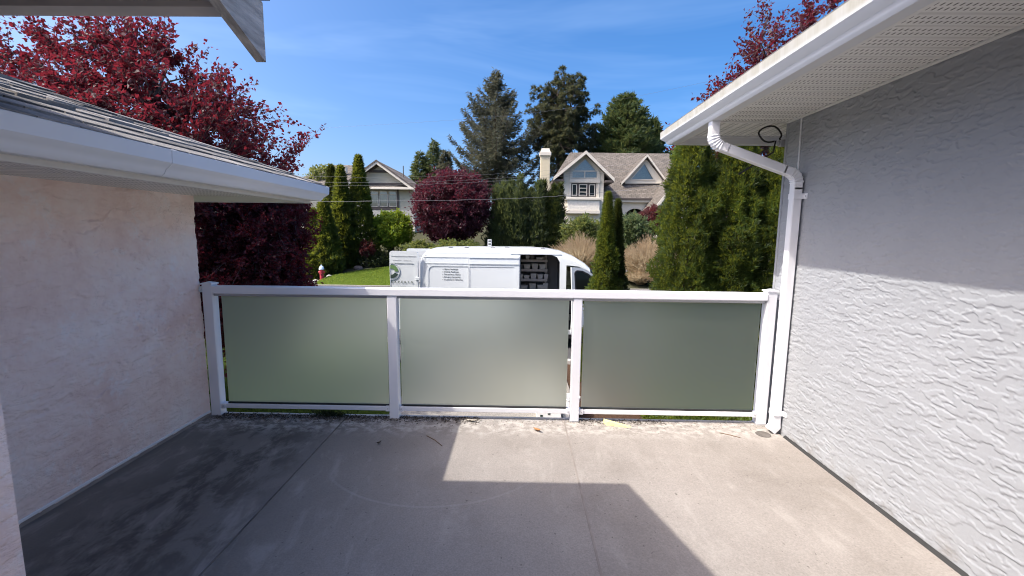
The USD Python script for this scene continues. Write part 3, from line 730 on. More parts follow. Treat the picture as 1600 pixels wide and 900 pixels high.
# downspout
dw = thing('downspout', 'white ribbed downspout bending from the eave gutter down the grey stucco wall', 'downspout', (1.98, 3.215, 0))
RECT = [(-.030, -.0205), (-.030, .0205), (-.0245, .025), (.0245, .025), (.030, .0205), (.030, -.0205), (.0245, -.025), (-.0245, -.025)]
DX, DY = 1.372, 3.225


def rect_pipe(path, ribs=()):
    """rectangular pipe in the plane of the bend; rings listed in ribs swell a little"""
    p = np.array(path, float); n = len(RECT); rings = []
    for i in range(len(p)):
        t = p[min(i + 1, len(p) - 1)] - p[max(i - 1, 0)]; t /= np.linalg.norm(t)
        s = unit(np.cross(t, [0, 1.0, .0])); u = np.array([0, 1.0, 0])
        w = 1.0 + (.12 if i in ribs else 0)
        rings.append([p[i] + w * (a * u + b * 1.25 * s) for a, b in RECT])
    v = np.array(rings).reshape(-1, 3); f = []
    for i in range(len(p) - 1):
        for j in range(n):
            k = (j + 1) % n
            f += [[i * n + j, i * n + k, (i + 1) * n + k], [i * n + j, (i + 1) * n + k, (i + 1) * n + j]]
    return v, np.array(f)


def arc(c, r, a0, a1, n):
    return [(c[0] + r * math.cos(a), c[1], c[2] + r * math.sin(a)) for a in np.linspace(math.radians(a0), math.radians(a1), n)]


sl = math.radians(-19)                                 # slope of the offset pipe
e1 = [(DX, DY, 2.302), (DX, DY, 2.245)] + arc((DX + .085, DY, 2.21), .085, 180, 270 - 19, 13)
pe = np.array(e1[-1]); tdir = np.array([math.cos(sl), 0, math.sin(sl)])
part(dw, 'upper_elbow', rect_pipe(e1 + [tuple(pe + tdir * .05)], ribs=range(3, 15, 2)), 'white_paint', smooth=25)
endx = XR - .048
L = (endx - .055 - pe[0]) / tdir[0]
part(dw, 'offset_pipe', rect_pipe([tuple(pe + tdir * .045), tuple(pe + tdir * (L - .04))]), 'white_paint')
pj = pe + tdir * (L - .05)
q1 = pe + tdir * L
cc = (q1[0] + .085 * math.sin(sl) , DY, q1[2] - .085 * math.cos(sl))
e2 = [tuple(pj)] + arc(cc, .085, 90 - 19, 0, 11)
e2 = e2 + [(e2[-1][0], DY, e2[-1][2] - .04)]
part(dw, 'lower_elbow', rect_pipe(e2, ribs=range(2, 12, 2)), 'white_paint', smooth=25)
ex, ez = e2[-1][0], e2[-1][2]
part(dw, 'down_pipe', rect_pipe([(ex, DY, ez + .01), (ex, DY, .10)]), 'white_paint')
part(dw, 'outlet', rect_pipe([(ex, DY, .105), (ex, DY, .06), (ex - .03, DY, .022)], ribs=(1,)), 'white_paint')
for z in (ez - .05, .17):
    b = part(dw, 'bracket', cat([rbx(ex - .030, ex + .040, DY - .0360, DY - .0325, z - .020, z + .020, .0015), rbx(ex - .0325, ex - .0285, DY - .0360, DY + .033, z - .020, z + .020, .0015),
                                 rbx(XR - .009, XR - .003, DY - .072, DY - .0325, z - .019, z + .019, .002)]), 'white_paint')
    part(b, 'bracket_screw', cyl((XR - .012, DY - .058, z), .005, .004, 0, 8), 'grey_metal')
solo('drain_pot', lathe([(.0, .002), (.05, .002), (.054, .006), (.05, .009), (.04, .0065), (.0, .006)], (1.885, 3.19, 0), 20), 'seam_dark',
     'dark round drain cover on the deck at the foot of the downspout', 'drain', smooth=True)

# coiled cable under the eave
th = np.linspace(-.6, 2 * np.pi - 1.0, 40)
cb = thing('coiled_cable', 'black cable looped under the right eave beside the wall corner', 'cable', (1.96, 3.52, 2.2))
cx_, cz_ = 1.935, 2.285
loop = [(cx_ + .078 * math.cos(t) * 1.1, 3.53 + .01 * math.sin(t * 3), cz_ + .058 * math.sin(t)) for t in th]
part(cb, 'cable', pipe([(XR - .02, 3.50, 2.21)] + loop[::1] + [(1.97, 3.53, 2.15), (1.86, 3.56, 2.07), (1.76, 3.62, 1.99)], .0065, 8), 'cable_black', smooth=True)
part(cb, 'cable_clip', cat([rbx(XR - .04, XR + .005, 3.475, 3.515, 2.185, 2.235, .005), cyl((XR - .05, 3.495, 2.21), .018, .06, 0, 14)]), 'grey_metal')

# ------------------------------------------------------------------ left garage with its hip roof
gh = thing('pink_garage', 'pinkish stucco garage with white gutter and grey shingle hip roof, left of the deck', 'garage', (XL, 1, 0))
part(gh, 'wall', bx(-9, XL - .002, -3, 3.385, -1.85, 1.765), 'pink_stucco')
part(gh, 'plaster_coat', plaster(XL, 1, 1.3, 3.384, -.05, 1.762, .0054, patched), 'pink_stucco', smooth=True)
part(gh, 'base_strip', rbx(XL - .01, XL + .018, -3, 3.38, .022, .040, .003), 'white_paint')
GL = -1.905
LZ = 1.775
part(gh, 'fascia', cat([bx(GL - .022, GL + .004, -3, 4.03, 1.750, 1.90), bx(-9, GL - .023, 4.010, 4.034, 1.750, 1.90)]), 'soffit_plain')
y = -.6
while y < 3.36:
    y1 = min(y + .103, 3.365)
    part(gh, 'soffit_panel', hull([[XL + .012, y + .004, 1.758], [GL - .02, y + .004, 1.758], [XL + .012, y1 - .004, 1.758], [GL - .02, y1 - .004, 1.758],
                                   [XL + .012, y, 1.764], [GL - .02, y, 1.764], [XL + .012, y1, 1.764], [GL - .02, y1, 1.764]]), 'soffit_vented_left')
    y = y1
part(gh, 'soffit_front', cat([bx(-9, GL - .02, 3.386, 4.012, 1.758, 1.764)]), 'soffit_plain')
part(gh, 'soffit_backing', cat([bx(XL, GL - .01, -3, 4.01, 1.7685, 1.774)]), 'dark_gap')
gl_path = [(GL + .005, -3, LZ), (GL + .005, 4.036, LZ), (-9, 4.036, LZ)]
part(gh, 'gutter', sweep([(s, u * 1.12) for s, u in gp_], gl_path), 'gutter_white', smooth=30)
for yj in (2.28, 1.35):
    part(gh, 'gutter_joint', sweep([(s * 1.012 + .0015, u * 1.135 - .001) for s, u in gp_], [(GL + .005, yj, LZ), (GL + .005, yj + .035, LZ)]), 'gutter_white', smooth=30)
PIT = .37
ex0, ey0, ez0 = GL + .085, 4.12, 1.915                # eave corner of the roof


def roof_east(d, yy):
    return np.array([ex0 - d, yy, ez0 + PIT * d])


def roof_front(d, xx):
    return np.array([xx, ey0 - d, ez0 + PIT * d])


part(gh, 'roof_deck', cat([slab(roof_east(0, -3) - [0, 0, .012], roof_east(0, ey0) - [0, 0, .012], roof_east(5, ey0 - 5) - [0, 0, .012], roof_east(5, -3.1) - [0, 0, .012], .02),
                           slab(roof_front(0, ex0) - [0, 0, .012], roof_front(0, -9) - [0, 0, .012], roof_front(5, -9) - [0, 0, .012], roof_front(5, ex0 - 5) - [0, 0, .012], .02)]), 'shingle_grey_dark')
sr = np.random.default_rng(11)
many, cnt = [], 0
tone = ['shingle_grey', 'shingle_grey', 'shingle_grey_dark', 'shingle_grey_light']
for c in range(26):
    d0, d1 = c * .185 - .03, c * .185 + .25
    yy = ey0 - max(d0, 0) - .0 - sr.uniform(0, .25)
    first = True
    while yy > -.4:
        w = sr.uniform(.14, .25)
        ya, yb = yy, yy - w + .006
        if first:
            ya = ey0 - max(d0, 0); first = False
        lift = sr.choice([0, .003, .009, .012]) * (c > 2)
        n = np.array([PIT, 0, 1.0]); n /= np.linalg.norm(n)
        a = roof_east(d0, ya) + n * (.014 + lift); b = roof_east(d0, yb) + n * (.014 + lift)
        e = roof_east(d1, yb) + n * .001; g = roof_east(d1, min(ya, ey0 - d1)) + n * .001
        jj = sr.uniform(-.028, .012) * (c > 2); a = a + [jj * -1, 0, PIT * jj]; b = b + [jj * -1, 0, PIT * jj]
        m = slab(b, a, g, e, .014 + lift * .6)
        if cnt < 298 and yy > .9:
            part(gh, 'shingle', m, tone[sr.integers(4)]); cnt += 1
        else:
            many.append(m)
        yy -= w
part(gh, 'shingle_rest', cat(many), 'shingle_grey', kind='stuff')
for i in range(16):                                    # hip caps
    d = i * .17
    p = np.array([ex0 - d, ey0 - d, ez0 + PIT * d]); q = p + np.array([-.24, -.24, .24 * PIT])
    s1, s2 = np.array([.0, -.13, -.0]), np.array([-.13, 0, .0])
    up = np.array([0, 0, .022 + .004 * (i % 2)])
    part(gh, 'hip_cap', cat([slab(p + up, q + up * .5, q + s1 + up * .4 - [0, 0, 0], p + s1 + up * .9, .006), slab(p + up, p + s2 + up * .9, q + s2 + up * .4, q + up * .5, .006)]), tone[i % 4])

# ------------------------------------------------------------------ main house overhead
mh = thing('main_house', 'main house wall and overhanging eave above the viewpoint, weathered barge board at its end', 'house', (-1.3, 0, 0))
part(mh, 'wall', cat([bx(-6, -1.30, -3.4, 1.04, -.2, 2.60)]), 'pink_stucco')
BX, BY, BP = -1.055, 1.90, .39                          # barge board face, plumb end, roof pitch


def rtop(yv):
    return 2.425 + BP * (BY - yv)


prof = Polygon([(BY, rtop(BY)), (BY, rtop(BY) - .228), (-2.6, rtop(-2.6) - .228), (-2.6, rtop(-2.6))])
part(mh, 'barge_board', yz(prof, BX - .040, BX), 'old_wood')
part(mh, 'sub_fascia', bx(-7, BX - .041, 1.72, 1.765, 2.325, rtop(1.75) - .03), 'soffit_brown')
part(mh, 'eave_gutter', sweep([(s * .9, u * .9) for s, u in gp_][::-1], [(BX - .05, 1.767, 2.335), (-7, 1.767, 2.335)]), 'soffit_brown', smooth=30)
part(mh, 'soffit_board', cat([bx(-7, BX - .041, 1.04, 1.72, 2.345, 2.365)]), 'soffit_brown')
part(mh, 'roof_sheathing', slab((-7, BY - .01, rtop(BY) + .012), (BX + .012, BY - .01, rtop(BY) + .012), (BX + .012, -2.6, rtop(-2.6) + .012), (-7, -2.6, rtop(-2.6) + .012), .020), 'soffit_brown')
part(mh, 'roof_back', slab((-7, -2.6, rtop(-2.6) + .012), (BX + .012, -2.6, rtop(-2.6) + .012), (BX + .012, -7, rtop(-2.6) - 1.7), (-7, -7, rtop(-2.6) - 1.7), .04), 'soffit_brown')
for i in range(6):
    ya, yb = BY + .015 - i * .14, BY + .015 - i * .14 - .3
    part(mh, 'shingle_course', slab((-7, ya, rtop(ya) + .022), (BX + .022, ya, rtop(ya) + .022), (BX + .022, yb, rtop(yb) + .016), (-7, yb, rtop(yb) + .016), .007), 'shingle_grey_dark')

# ------------------------------------------------------------------ small things on the deck
rng = np.random.default_rng(21)
solo('sponge_wedge', hull([[.70, 3.345, .004], [.715, 3.30, .004], [.90, 3.262, .004], [.905, 3.285, .004], [.703, 3.352, .038], [.717, 3.303, .036], [.895, 3.266, .012], [.899, 3.283, .012]]), 'wedge_yellow',
     'pale yellow wedge lying on the sunlit deck edge', 'wedge')


def dry_leaf(c, L, W, ang, name, label, m='leaf_brown'):
    t = np.linspace(0, 1, 7); w = W * np.sin(np.pi * np.clip(t * .96 + .02, 0, 1)) ** .8
    up = .006 + .014 * (t - .4) ** 2 * 4
    v = np.vstack([np.column_stack([t * L, s * w * .5, up + .4 * abs(s) * w]) for s in (-1, 0, 1)])
    f = []
    for s in range(2):
        for i in range(6):
            a = s * 7 + i; f += [[a, a + 1, a + 8], [a, a + 8, a + 7]]
    ca, sa = math.cos(ang), math.sin(ang)
    v = v @ np.array([[ca, sa, 0], [-sa, ca, 0], [0, 0, 1]]) + np.array([c[0], c[1], .002])
    return solo(name, (v, np.array(f)), m, label, 'leaf')


dry_leaf((.135, 3.215), .085, .03, -.9, 'dry_leaf', 'curled orange-brown leaf on the sunlit deck left of the centre seam')
dry_leaf((-.40, 3.345), .10, .025, -.35, 'dry_leaf', 'pale dry leaf in the sun at the shadow corner by the railing', 'litter_pale')
dry_leaf((-.99, 2.93), .035, .02, .2, 'dry_leaf', 'small black leaf in the shade in the middle of the deck', 'litter_dark')
solo('twig', pipe([(1.56, 3.20, .006), (1.62, 3.165, .008), (1.68, 3.125, .006)], .003, 6), 'twig_brown', 'thin dark twig on the sunlit deck near the right post', 'twig')
solo('twig', pipe([(-.66, 3.07, .005), (-.585, 3.0, .007), (-.52, 2.92, .005)], .003, 6), 'twig_brown', 'thin twig in the shade left of the sunlit patch', 'twig')


def litter(n, x0, x1, y0, y1, s, seed, mt, name, label):
    r = np.random.default_rng(seed)
    y1 = min(y1, 3.398)
    P = np.column_stack([r.uniform(x0, x1, n), y1 - np.abs(r.normal(0, 1, n)) * (y1 - y0) * .45, np.full(n, .005) + r.uniform(0, .006, n)])
    P = P[P[:, 1] > y0 - .1]; n = len(P)
    D = np.column_stack([r.normal(size=n), r.normal(size=n), r.normal(0, .25, n)])
    solo(name, leaves(P, D, s * r.uniform(.4, 1.6, n), s * .5 * r.uniform(.5, 1.2, n), r), mt, label, 'debris', kind='stuff')


litter(2300, -2.42, -.30, 3.29, 3.428, .018, 1, 'litter_dark', 'leaf_litter', 'dark leaf litter along the shaded deck edge')
litter(800, -2.42, 1.9, 3.28, 3.428, .014, 2, 'litter_pale', 'grit', 'pale grit and chips along the deck edge')
litter(420, .45, 1.2, 3.30, 3.428, .016, 3, 'litter_dark', 'leaf_litter', 'dark crumbs behind the yellow wedge on the sunlit edge')
r = np.random.default_rng(4)
n = 260
P = np.column_stack([r.normal(-1.52, .075, n), r.normal(3.385, .014, n), np.full(n, .01)])
D = np.column_stack([r.normal(0, .8, n), r.normal(-.1, .4, n), r.uniform(.4, 1.2, n)])
solo('weed_tuft', leaves(P, D, r.uniform(.03, .085, n), .007, r), 'juniper_leaf', 'small green and brown weed tuft growing at the deck edge under the left panel', 'weed')

# box and bucket on the driveway seen under the railing
bxx = thing('white_carton', 'white carton with black marks on the driveway, seen under the middle panel', 'carton', (.62, 7.4, -1.75))
part(bxx, 'carton_body', hull([[.36, 7.25, -1.75], [.80, 7.25, -1.75], [.36, 7.6, -1.75], [.80, 7.6, -1.75], [.34, 7.25, -1.30], [.72, 7.25, -1.30], [.36, 7.6, -1.30], [.74, 7.6, -1.30]]), 'carton_white')
for i, (a, b) in enumerate(((.42, -1.66), (.42, -1.56), (.43, -1.46), (.55, -1.62), (.60, -1.5))):
    part(bxx, 'printed_mark', bx(a, a + .045, 7.246, 7.2495, b, b + .035), 'print_black')
bk = thing('white_bucket', 'white plastic bucket on the driveway beside the carton', 'bucket', (.97, 7.45, -1.75))
part(bk, 'bucket_body', lathe([(.0, 0), (.13, 0), (.155, .36), (.165, .365), (.165, .39), (.15, .39), (.125, .02), (0, .02)], (.97, 7.45, -1.75), 24), 'carton_white', smooth=40)
part(bk, 'bucket_handle', pipe([(.97 + .166 * math.cos(t), 7.45 - .10 * math.sin(t), -1.40 - .09 * math.sin(t)) for t in np.linspace(0, math.pi, 14)], .004, 6), 'grey_metal')
# ------------------------------------------------------------------ plants
def tree_thing(name, label, catg, base, wood, leaf, wm, lm, group=None, crown='crown', stem='trunk'):
    t = thing(name, label, catg, base, group)
    if wood is not None:
        part(t, stem, wood, wm)
    part(t, crown, leaf, lm)
    return t


def column_leaves(base, h, r, n, seed, L, W, taper=.62, lump=.30, inner=.25, up=.9, flat=None, prof=None, cf=1., ca=.5):
    """foliage of a columnar or conical evergreen: upright sprays over a lumpy surface and inside it"""
    g = np.random.default_rng(seed)
    t = g.uniform(0, 1, n) ** 1.12
    th = g.uniform(0, 2 * np.pi, n)
    pf = np.minimum(1, (1.02 - t) ** taper * 1.18) * (.80 + .20 * np.minimum(1, t / .12)) if prof is None else prof(t)
    q = np.stack([np.cos(th) * 1.6 * r / .5, np.sin(th) * 1.6 * r / .5, t * h * 1.9], -1)
    w = 1 + lump * 2 * (meshkit.fbm(q + seed * 3.1, 3, seed) - .5)
    fl = np.stack([np.cos(th) * 5, np.sin(th) * 5, t * h * 1.1], -1)
    w *= 1 + .16 * (meshkit.noise(fl + 9, seed + 3) - .5) * 2
    cl = np.stack([np.cos(th) * r * 6.5, np.sin(th) * r * 6.5, t * h * 4.6], -1) * cf * (.5 / max(r, .3)) ** .5
    w *= 1 + ca * (meshkit.noise(cl + seed, seed + 7) - .5)
    dep = np.where(g.uniform(size=n) < inner, g.uniform(.45, .85, n), 1 - .22 * g.uniform(0, 1, n) ** 2)
    rr = r * pf * w * dep
    P = np.column_stack([base[0] + rr * np.cos(th), base[1] + rr * np.sin(th), base[2] + t * h])
    D = np.column_stack([np.cos(th) * .55, np.sin(th) * .55, np.full(n, up)]) + g.normal(0, .33, (n, 3))
    k = n // 4; P0, D0 = P[:k], unit(D[:k])
    S0 = unit(np.cross(D0, g.normal(size=(k, 3)))); a4 = np.array([-.75, -.22, .28, .8])
    D = unit(np.cos(a4)[None, :, None] * D0[:, None] + np.sin(a4)[None, :, None] * S0[:, None]).reshape(-1, 3)
    P = np.repeat(P0, 4, 0) + D * g.uniform(-.1, .35, (4 * k, 1)) * L; n = 4 * k
    return leaves(P, D, L * g.uniform(.55, 1.35, n), W * g.uniform(.6, 1.3, n), g)


def ell(g, n, c, R, lump, seed, pw=2.0, freq=2.0):
    d = unit(g.normal(size=(n, 3)))
    w = 1 + lump * 2 * (meshkit.fbm(d * freq + 5 + seed, 3, seed) - .5)
    return c + d * R * (w * g.uniform(0, 1, n) ** (1 / pw))[:, None]


def crown_tree(base, c, R, nl, ns, nt, nleaf, L, W, seed, fork=1.0, tr=.12, lump=.35, pw=2.2, droop=.0, twr=.006, spread=.13, freq=2.0, cut=None, trunks=1, umin=.25):
    """broadleaf: trunk, limbs, branches, twigs reaching for points spread through a lumpy crown; leaves along the twigs"""
    g = np.random.default_rng(seed); base = np.array(base, float); c = np.array(c, float); R = np.array(R, float)
    A, B, ra, rb = [], [], [], []

    def seg(a, b, r0, r1, bend=.08, k=3):
        a = np.array(a); b = np.array(b); ln = np.linalg.norm(b - a); pts = [a + (b - a) * i / k for i in range(k + 1)]
        for i in range(1, k):
            pts[i] = pts[i] + g.normal(0, bend * ln, 3) * .5 + np.array([0, 0, bend * ln * .5])
        for i in range(k):
            A.append(pts[i]); B.append(pts[i + 1]); ra.append(r0 + (r1 - r0) * i / k); rb.append(r0 + (r1 - r0) * (i + 1) / k)
        return pts
    nodes = []
    forks = []
    for k in range(trunks):
        f = base + np.array([g.normal(0, .12 * (trunks > 1) * R[0]), g.normal(0, .12 * (trunks > 1) * R[0]), fork])
        seg(base + np.array([g.normal(0, .05 * (trunks > 1)), 0, 0]), f, tr, tr * .8, .04); forks.append(f)
    lim = ell(g, nl, c, R * .62, .1, seed + 1, 6)
    for k, e in enumerate(lim):
        p = seg(forks[k % trunks], e, tr * .55, tr * .22, .10, 5); nodes += p[2:]
    nodes = np.array(nodes)
    sub = ell(g, ns, c, R * .85, lump * .6, seed, 2.6, freq)
    if cut is not None:
        sub = sub[cut(sub)]
    nn = []
    k = cKDTree(nodes).query(sub)[1]
    for e, i in zip(sub, k):
        p = seg(nodes[i], e, tr * .18, tr * .07, .10, 3); nn += p[1:]
    nodes = np.vstack([nodes, nn])
    tw = ell(g, nt, c, R, lump, seed, pw, freq)
    if cut is not None:
        tw = tw[cut(tw)]
    dst, k = cKDTree(nodes).query(tw)
    far = R.max() * .55
    tw = np.where((dst > far)[:, None], nodes[k] + (tw - nodes[k]) * (far / np.maximum(dst, 1e-6))[:, None], tw)
    a = nodes[k]
    mid = a + (tw - a) * .55 + g.normal(0, .04, a.shape) * R.max() * .2
    A2 = np.vstack([np.array(A), a, mid]); B2 = np.vstack([np.array(B), mid, tw])
    ra2 = np.concatenate([ra, np.full(len(a), twr), np.full(len(a), twr * .75)]); rb2 = np.concatenate([rb, np.full(len(a), twr * .75), np.full(len(a), twr * .35)])
    wood = tubes(A2, B2, ra2, rb2, 5)
    u = g.uniform(umin, 1.05, (len(tw), nleaf))[..., None]
    P = np.where(u < .55, a[:, None] + (mid - a)[:, None] * (u / .55), mid[:, None] + (tw - mid)[:, None] * ((u - .55) / .45))
    P = (P + g.normal(0, spread * .5, P.shape) * (R.max() / 4) ** .5).reshape(-1, 3)
    D = np.repeat(unit(tw - a), nleaf, 0) * .5 + g.normal(0, .6, P.shape) + [0, 0, -droop]
    lv = leaves(P, D, L * g.uniform(.5, 1.3, len(P)), W * g.uniform(.6, 1.3, len(P)), g)
    crown_tree.tips = tw
    return wood, lv


def whorl_conifer(base, h, r, nb, nsp, seed, L, W, t0=.06, droop=.35, tip=.35, shape=.8, ragged=.35, side=.30, hang=.5, pw=1.0, lean=0.):
    """spruce or fir: tiers of drooping branches with upturned ends, hung with needle sprays"""
    g = np.random.default_rng(seed); base = np.array(base, float)
    t = t0 + (1 - t0) * np.linspace(0, .985, nb) ** .92 + g.normal(0, .006, nb); t = np.clip(t, t0, .99)
    ln = (r * (1 - t) ** shape if np.ndim(shape) == 0 else np.interp(t, shape[0], shape[1])) * (1 + ragged * g.normal(0, .55, nb)).clip(.35, 1.6) + .02 * r
    th = np.arange(nb) * 2.399 + g.normal(0, .35, nb)
    k = 6; u = np.linspace(0, 1, k)
    z = base[2] + h * t[:, None] + ln[:, None] * (-droop * np.sin(u * np.pi * .8) * (1 - t[:, None] * .6) + tip * u ** 2.4 * (.5 + .5 * t[:, None])) + ln[:, None] * u * .10 * t[:, None]
    pts = np.stack([base[0] + ln[:, None] * u * np.cos(th)[:, None], base[1] + ln[:, None] * u * np.sin(th)[:, None], z], -1)
    A = pts[:, :-1].reshape(-1, 3); B = pts[:, 1:].reshape(-1, 3)
    br = (.012 + .012 * ln[:, None]) * (1 - u[None, :] * .8)
    wood = [tubes(A, B, br[:, :-1].ravel(), br[:, 1:].ravel(), 4)]
    zz = np.linspace(0, 1, 9)
    wood.append(pipe([(base[0] + lean * q * h, base[1], base[2] + q * h) for q in zz], h * .016 * (1 - zz * .95) + .01, 8))
    m = np.maximum((nsp * (ln / r) ** pw).astype(int), 6)
    i = np.repeat(np.arange(nb), m); s = g.uniform(.08, 1.0, len(i)) ** .8
    x = s * (k - 1); j = np.minimum(x.astype(int), k - 2); fr = (x - j)[:, None]
    P = pts[i, j] * (1 - fr) + pts[i, j + 1] * fr
    along = unit(pts[i, j + 1] - pts[i, j]); perp = np.stack([-np.sin(th[i]), np.cos(th[i]), 0 * s], -1)
    off = g.normal(0, 1, len(i)) * side * ln[i] * (1 - s * .75)
    P = P + perp * off[:, None] + np.column_stack([0 * s, 0 * s, -np.abs(g.normal(0, .10, len(i))) * hang * L * 3 - np.abs(off) * .25])
    D = along * .55 + perp * np.sign(off)[:, None] * .5 + g.normal(0, .28, P.shape) + [0, 0, -hang * .6]
    return cat(wood), leaves(P, D, L * g.uniform(.5, 1.3, len(P)), W * g.uniform(.6, 1.3, len(P)), g)


def trunk_of(base, h, r, seed=0):
    zz = np.linspace(0, 1, 8); g = np.random.default_rng(seed)
    return pipe([(base[0] + g.normal(0, .01), base[1] + g.normal(0, .01), base[2] + q * h) for q in zz], r * (1 - zz * .85), 8)


def twiggy(base, h, r, seed, n=160):
    """upright inner branches of a columnar evergreen, with its stem"""
    g = np.random.default_rng(seed); t = g.uniform(.02, .85, n); th = g.uniform(0, 6.28, n)
    A = np.column_stack([0 * t, 0 * t, t * h]) + base; ln = r * (1 - t) ** .5 * .8
    B = A + np.column_stack([np.cos(th) * ln, np.sin(th) * ln, ln * 1.3])
    return cat([tubes(A, B, .012, .004, 4), trunk_of(base, h * .93, .07 * (h / 4.5) ** .7, seed)])


# the cedar hedge on the right
G = 'cedars of the hedge on the right'
for i, (x, yv, h, rr_, lab, lm) in enumerate([
        (3.08, 8.05, 5.15, .52, 'tall green cedar at the left end of the right hedge', 'cedar_leaf'),
        (3.86, 8.00, 5.2, .55, 'cedar in the right hedge, second from its left end', 'cedar_leaf'),
        (4.62, 7.80, 5.0, .54, 'cedar in the right hedge directly left of the downspout', 'cedar_leaf'),
        (5.36, 7.50, 5.0, .54, 'cedar in the right hedge half hidden by the stucco house', 'cedar_leaf')]):
    b = np.array([x, yv, -1.75])
    tree_thing('hedge_cedar', lab, 'cedar', b, twiggy(b, h, rr_, 40 + i), column_leaves(b, h, rr_ * 1.08, 96000, 40 + i, .080, .018, taper=.42, lump=.36, inner=.26, cf=.95, ca=.52), 'bark', lm, G)
b = np.array([1.88, 9.4, -1.75])
tree_thing('young_cedar', 'slim young cedar with a lit left side in front of the van', 'cedar', b, twiggy(b, 4.03, .40, 50),
           column_leaves(b, 4.08, .47, 48000, 50, .070, .022, taper=1.0, lump=.30, inner=.25, cf=1.25, ca=.62), 'bark', 'cedar_leaf', 'pair of young cedars beside the van')
b = np.array([2.16, 9.7, -1.75])
tree_thing('young_cedar', 'narrower dark young cedar tucked behind the slim lit one', 'cedar', b, twiggy(b, 4.05, .3, 51),
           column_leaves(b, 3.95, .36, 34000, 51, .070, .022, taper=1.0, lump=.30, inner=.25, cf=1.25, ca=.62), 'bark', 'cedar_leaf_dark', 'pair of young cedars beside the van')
# low hedge seen under the right panel
g = np.random.default_rng(60)
P = np.column_stack([g.uniform(2.2, 4.9, 26000), g.uniform(5.6, 7.75, 26000), -1.75 + g.uniform(0, .5, 26000)])
D = g.normal(0, .6, P.shape) + [0, -.2, .7]
hl = thing('low_hedge', 'low green hedge along the mulch under the right railing panel', 'hedge', (3.5, 7.4, -1.75))
part(hl, 'foliage', leaves(P, D, .085 * g.uniform(.5, 1.3, 26000), .035, g), 'hedge_leaf')
part(hl, 'stems', cat([pipe([(x, yq, -1.75), (x + .03, yq - .02, -1.4)], .012, 5) for x in np.arange(2.4, 4.9, .22) for yq in (5.9, 6.6, 7.3)]), 'bark', kind='stuff')

# plum trees
base = np.array([-6.4, 7.8, -1.8])


def plum_cut(p):
    # the crown thins towards its upper right edge and keeps clear of the garage roof
    return (p[:, 1] > 5.2) & (p[:, 2] > -1.2)


w, l = crown_tree(base, (-7.12, 7.8, 2.05), (3.2, 2.3, 2.98), 13, 340, 3800, 42, .078, .050, 71, fork=.9, tr=.15, lump=.42, pw=2.0, twr=.0055, spread=.085, freq=2.3, cut=plum_cut)
w2, l2 = crown_tree(base + [1.6, .3, 0], (-4.86, 7.9, .45), (1.05, 1.1, 1.62), 7, 130, 2100, 32, .068, .044, 73, fork=.5, tr=.06, lump=.3, pw=1.8, twr=.005, spread=.12)
w3, l3 = crown_tree(base + [1.0, .4, .6], (-4.78, 8.4, 1.55), (.85, .9, .95), 5, 70, 900, 30, .070, .046, 74, fork=.6, tr=.04, lump=.3, pw=1.9, twr=.005, spread=.1)
t = tree_thing('plum_tree', 'large dark red plum tree rising behind the garage roof on the left', 'tree', base, cat([w, w2, w3]), cat([l, l2, l3]), 'bark_grey', 'plum_leaf')
base = np.array([7.2, 9.6, -1.8])
w, l = crown_tree(base, (6.5, 9.1, 3.45), (3.1, 2.4, 3.15), 11, 260, 3600, 24, .08, .052, 77, fork=1.4, tr=.13, lump=.4, pw=1.9, twr=.006, spread=.09, freq=2.5, cut=lambda p: (p[:, 1] > 8.5) & (p[:, 2] > 1.7))
tree_thing('plum_tree', 'dark red plum tree behind the right house, its top showing over the eave', 'tree', base, w, l, 'bark_grey', 'plum_leaf')

# across the street, left: cedars with a pale green shrub
G = 'columnar cedars beside the hydrant'
for i, (pxx, top, yv, rr_, lab) in enumerate([
        (560, 246, 32.0, 1.05, 'tallest pointed cedar in the left group, next to the gabled house'),
        (532, 262, 31.2, .95, 'pointed cedar just left of the tallest one in the left group'),
        (517, 262, 33.0, .9, 'dark cedar with reddish twigs at the back of the left group'),
        (505, 315, 29.0, 1.0, 'short broad cedar directly behind the red hydrant'),
        (488, 330, 28.8, .65, 'leftmost short pale cedar beside the plum tree')]):
    p = at(pxx, top, yv); gz0 = float(ground_z(p[0], p[1])) - .05
    b = np.array([p[0], p[1], gz0]); h = p[2] - gz0
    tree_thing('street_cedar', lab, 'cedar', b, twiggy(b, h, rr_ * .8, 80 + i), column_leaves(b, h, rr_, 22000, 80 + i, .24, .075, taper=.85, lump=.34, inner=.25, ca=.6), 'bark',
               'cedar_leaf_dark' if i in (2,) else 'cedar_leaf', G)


def bush(name, label, pxx, bot, top, wpx, yv, n, L, W, lm, seed, depth=1., catg='shrub', lump=.35, wood_m='bark', zb=None, pw=2.6, tr=.05, group=None):
    """round shrub standing on the ground at depth yv"""
    c0 = at(pxx, (bot + top) / 2, yv); zt = at(pxx, top, yv)[2]; zl = at(pxx, bot, yv)[2]
    R = np.array([wpx / 2 / F_PX * yv, wpx / 2 / F_PX * yv * depth, (zt - zl) / 2])
    gz0 = float(ground_z(c0[0], yv)); gb = min(gz0, zl) - .03
    k = max(int(n / 26), 8)
    w, l = crown_tree((c0[0], yv, gb), c0, R, 7, max(k // 8, 20), k, 26, L, W, seed, fork=max(.15, (zl - gb) * .8 + .1), tr=tr, lump=lump, pw=pw, twr=.01, spread=.16 * (L / .12), freq=2.4, trunks=3)
    return tree_thing(name, label, catg, (c0[0], yv, gb), w, l, wood_m, lm, group, 'foliage', 'stems')


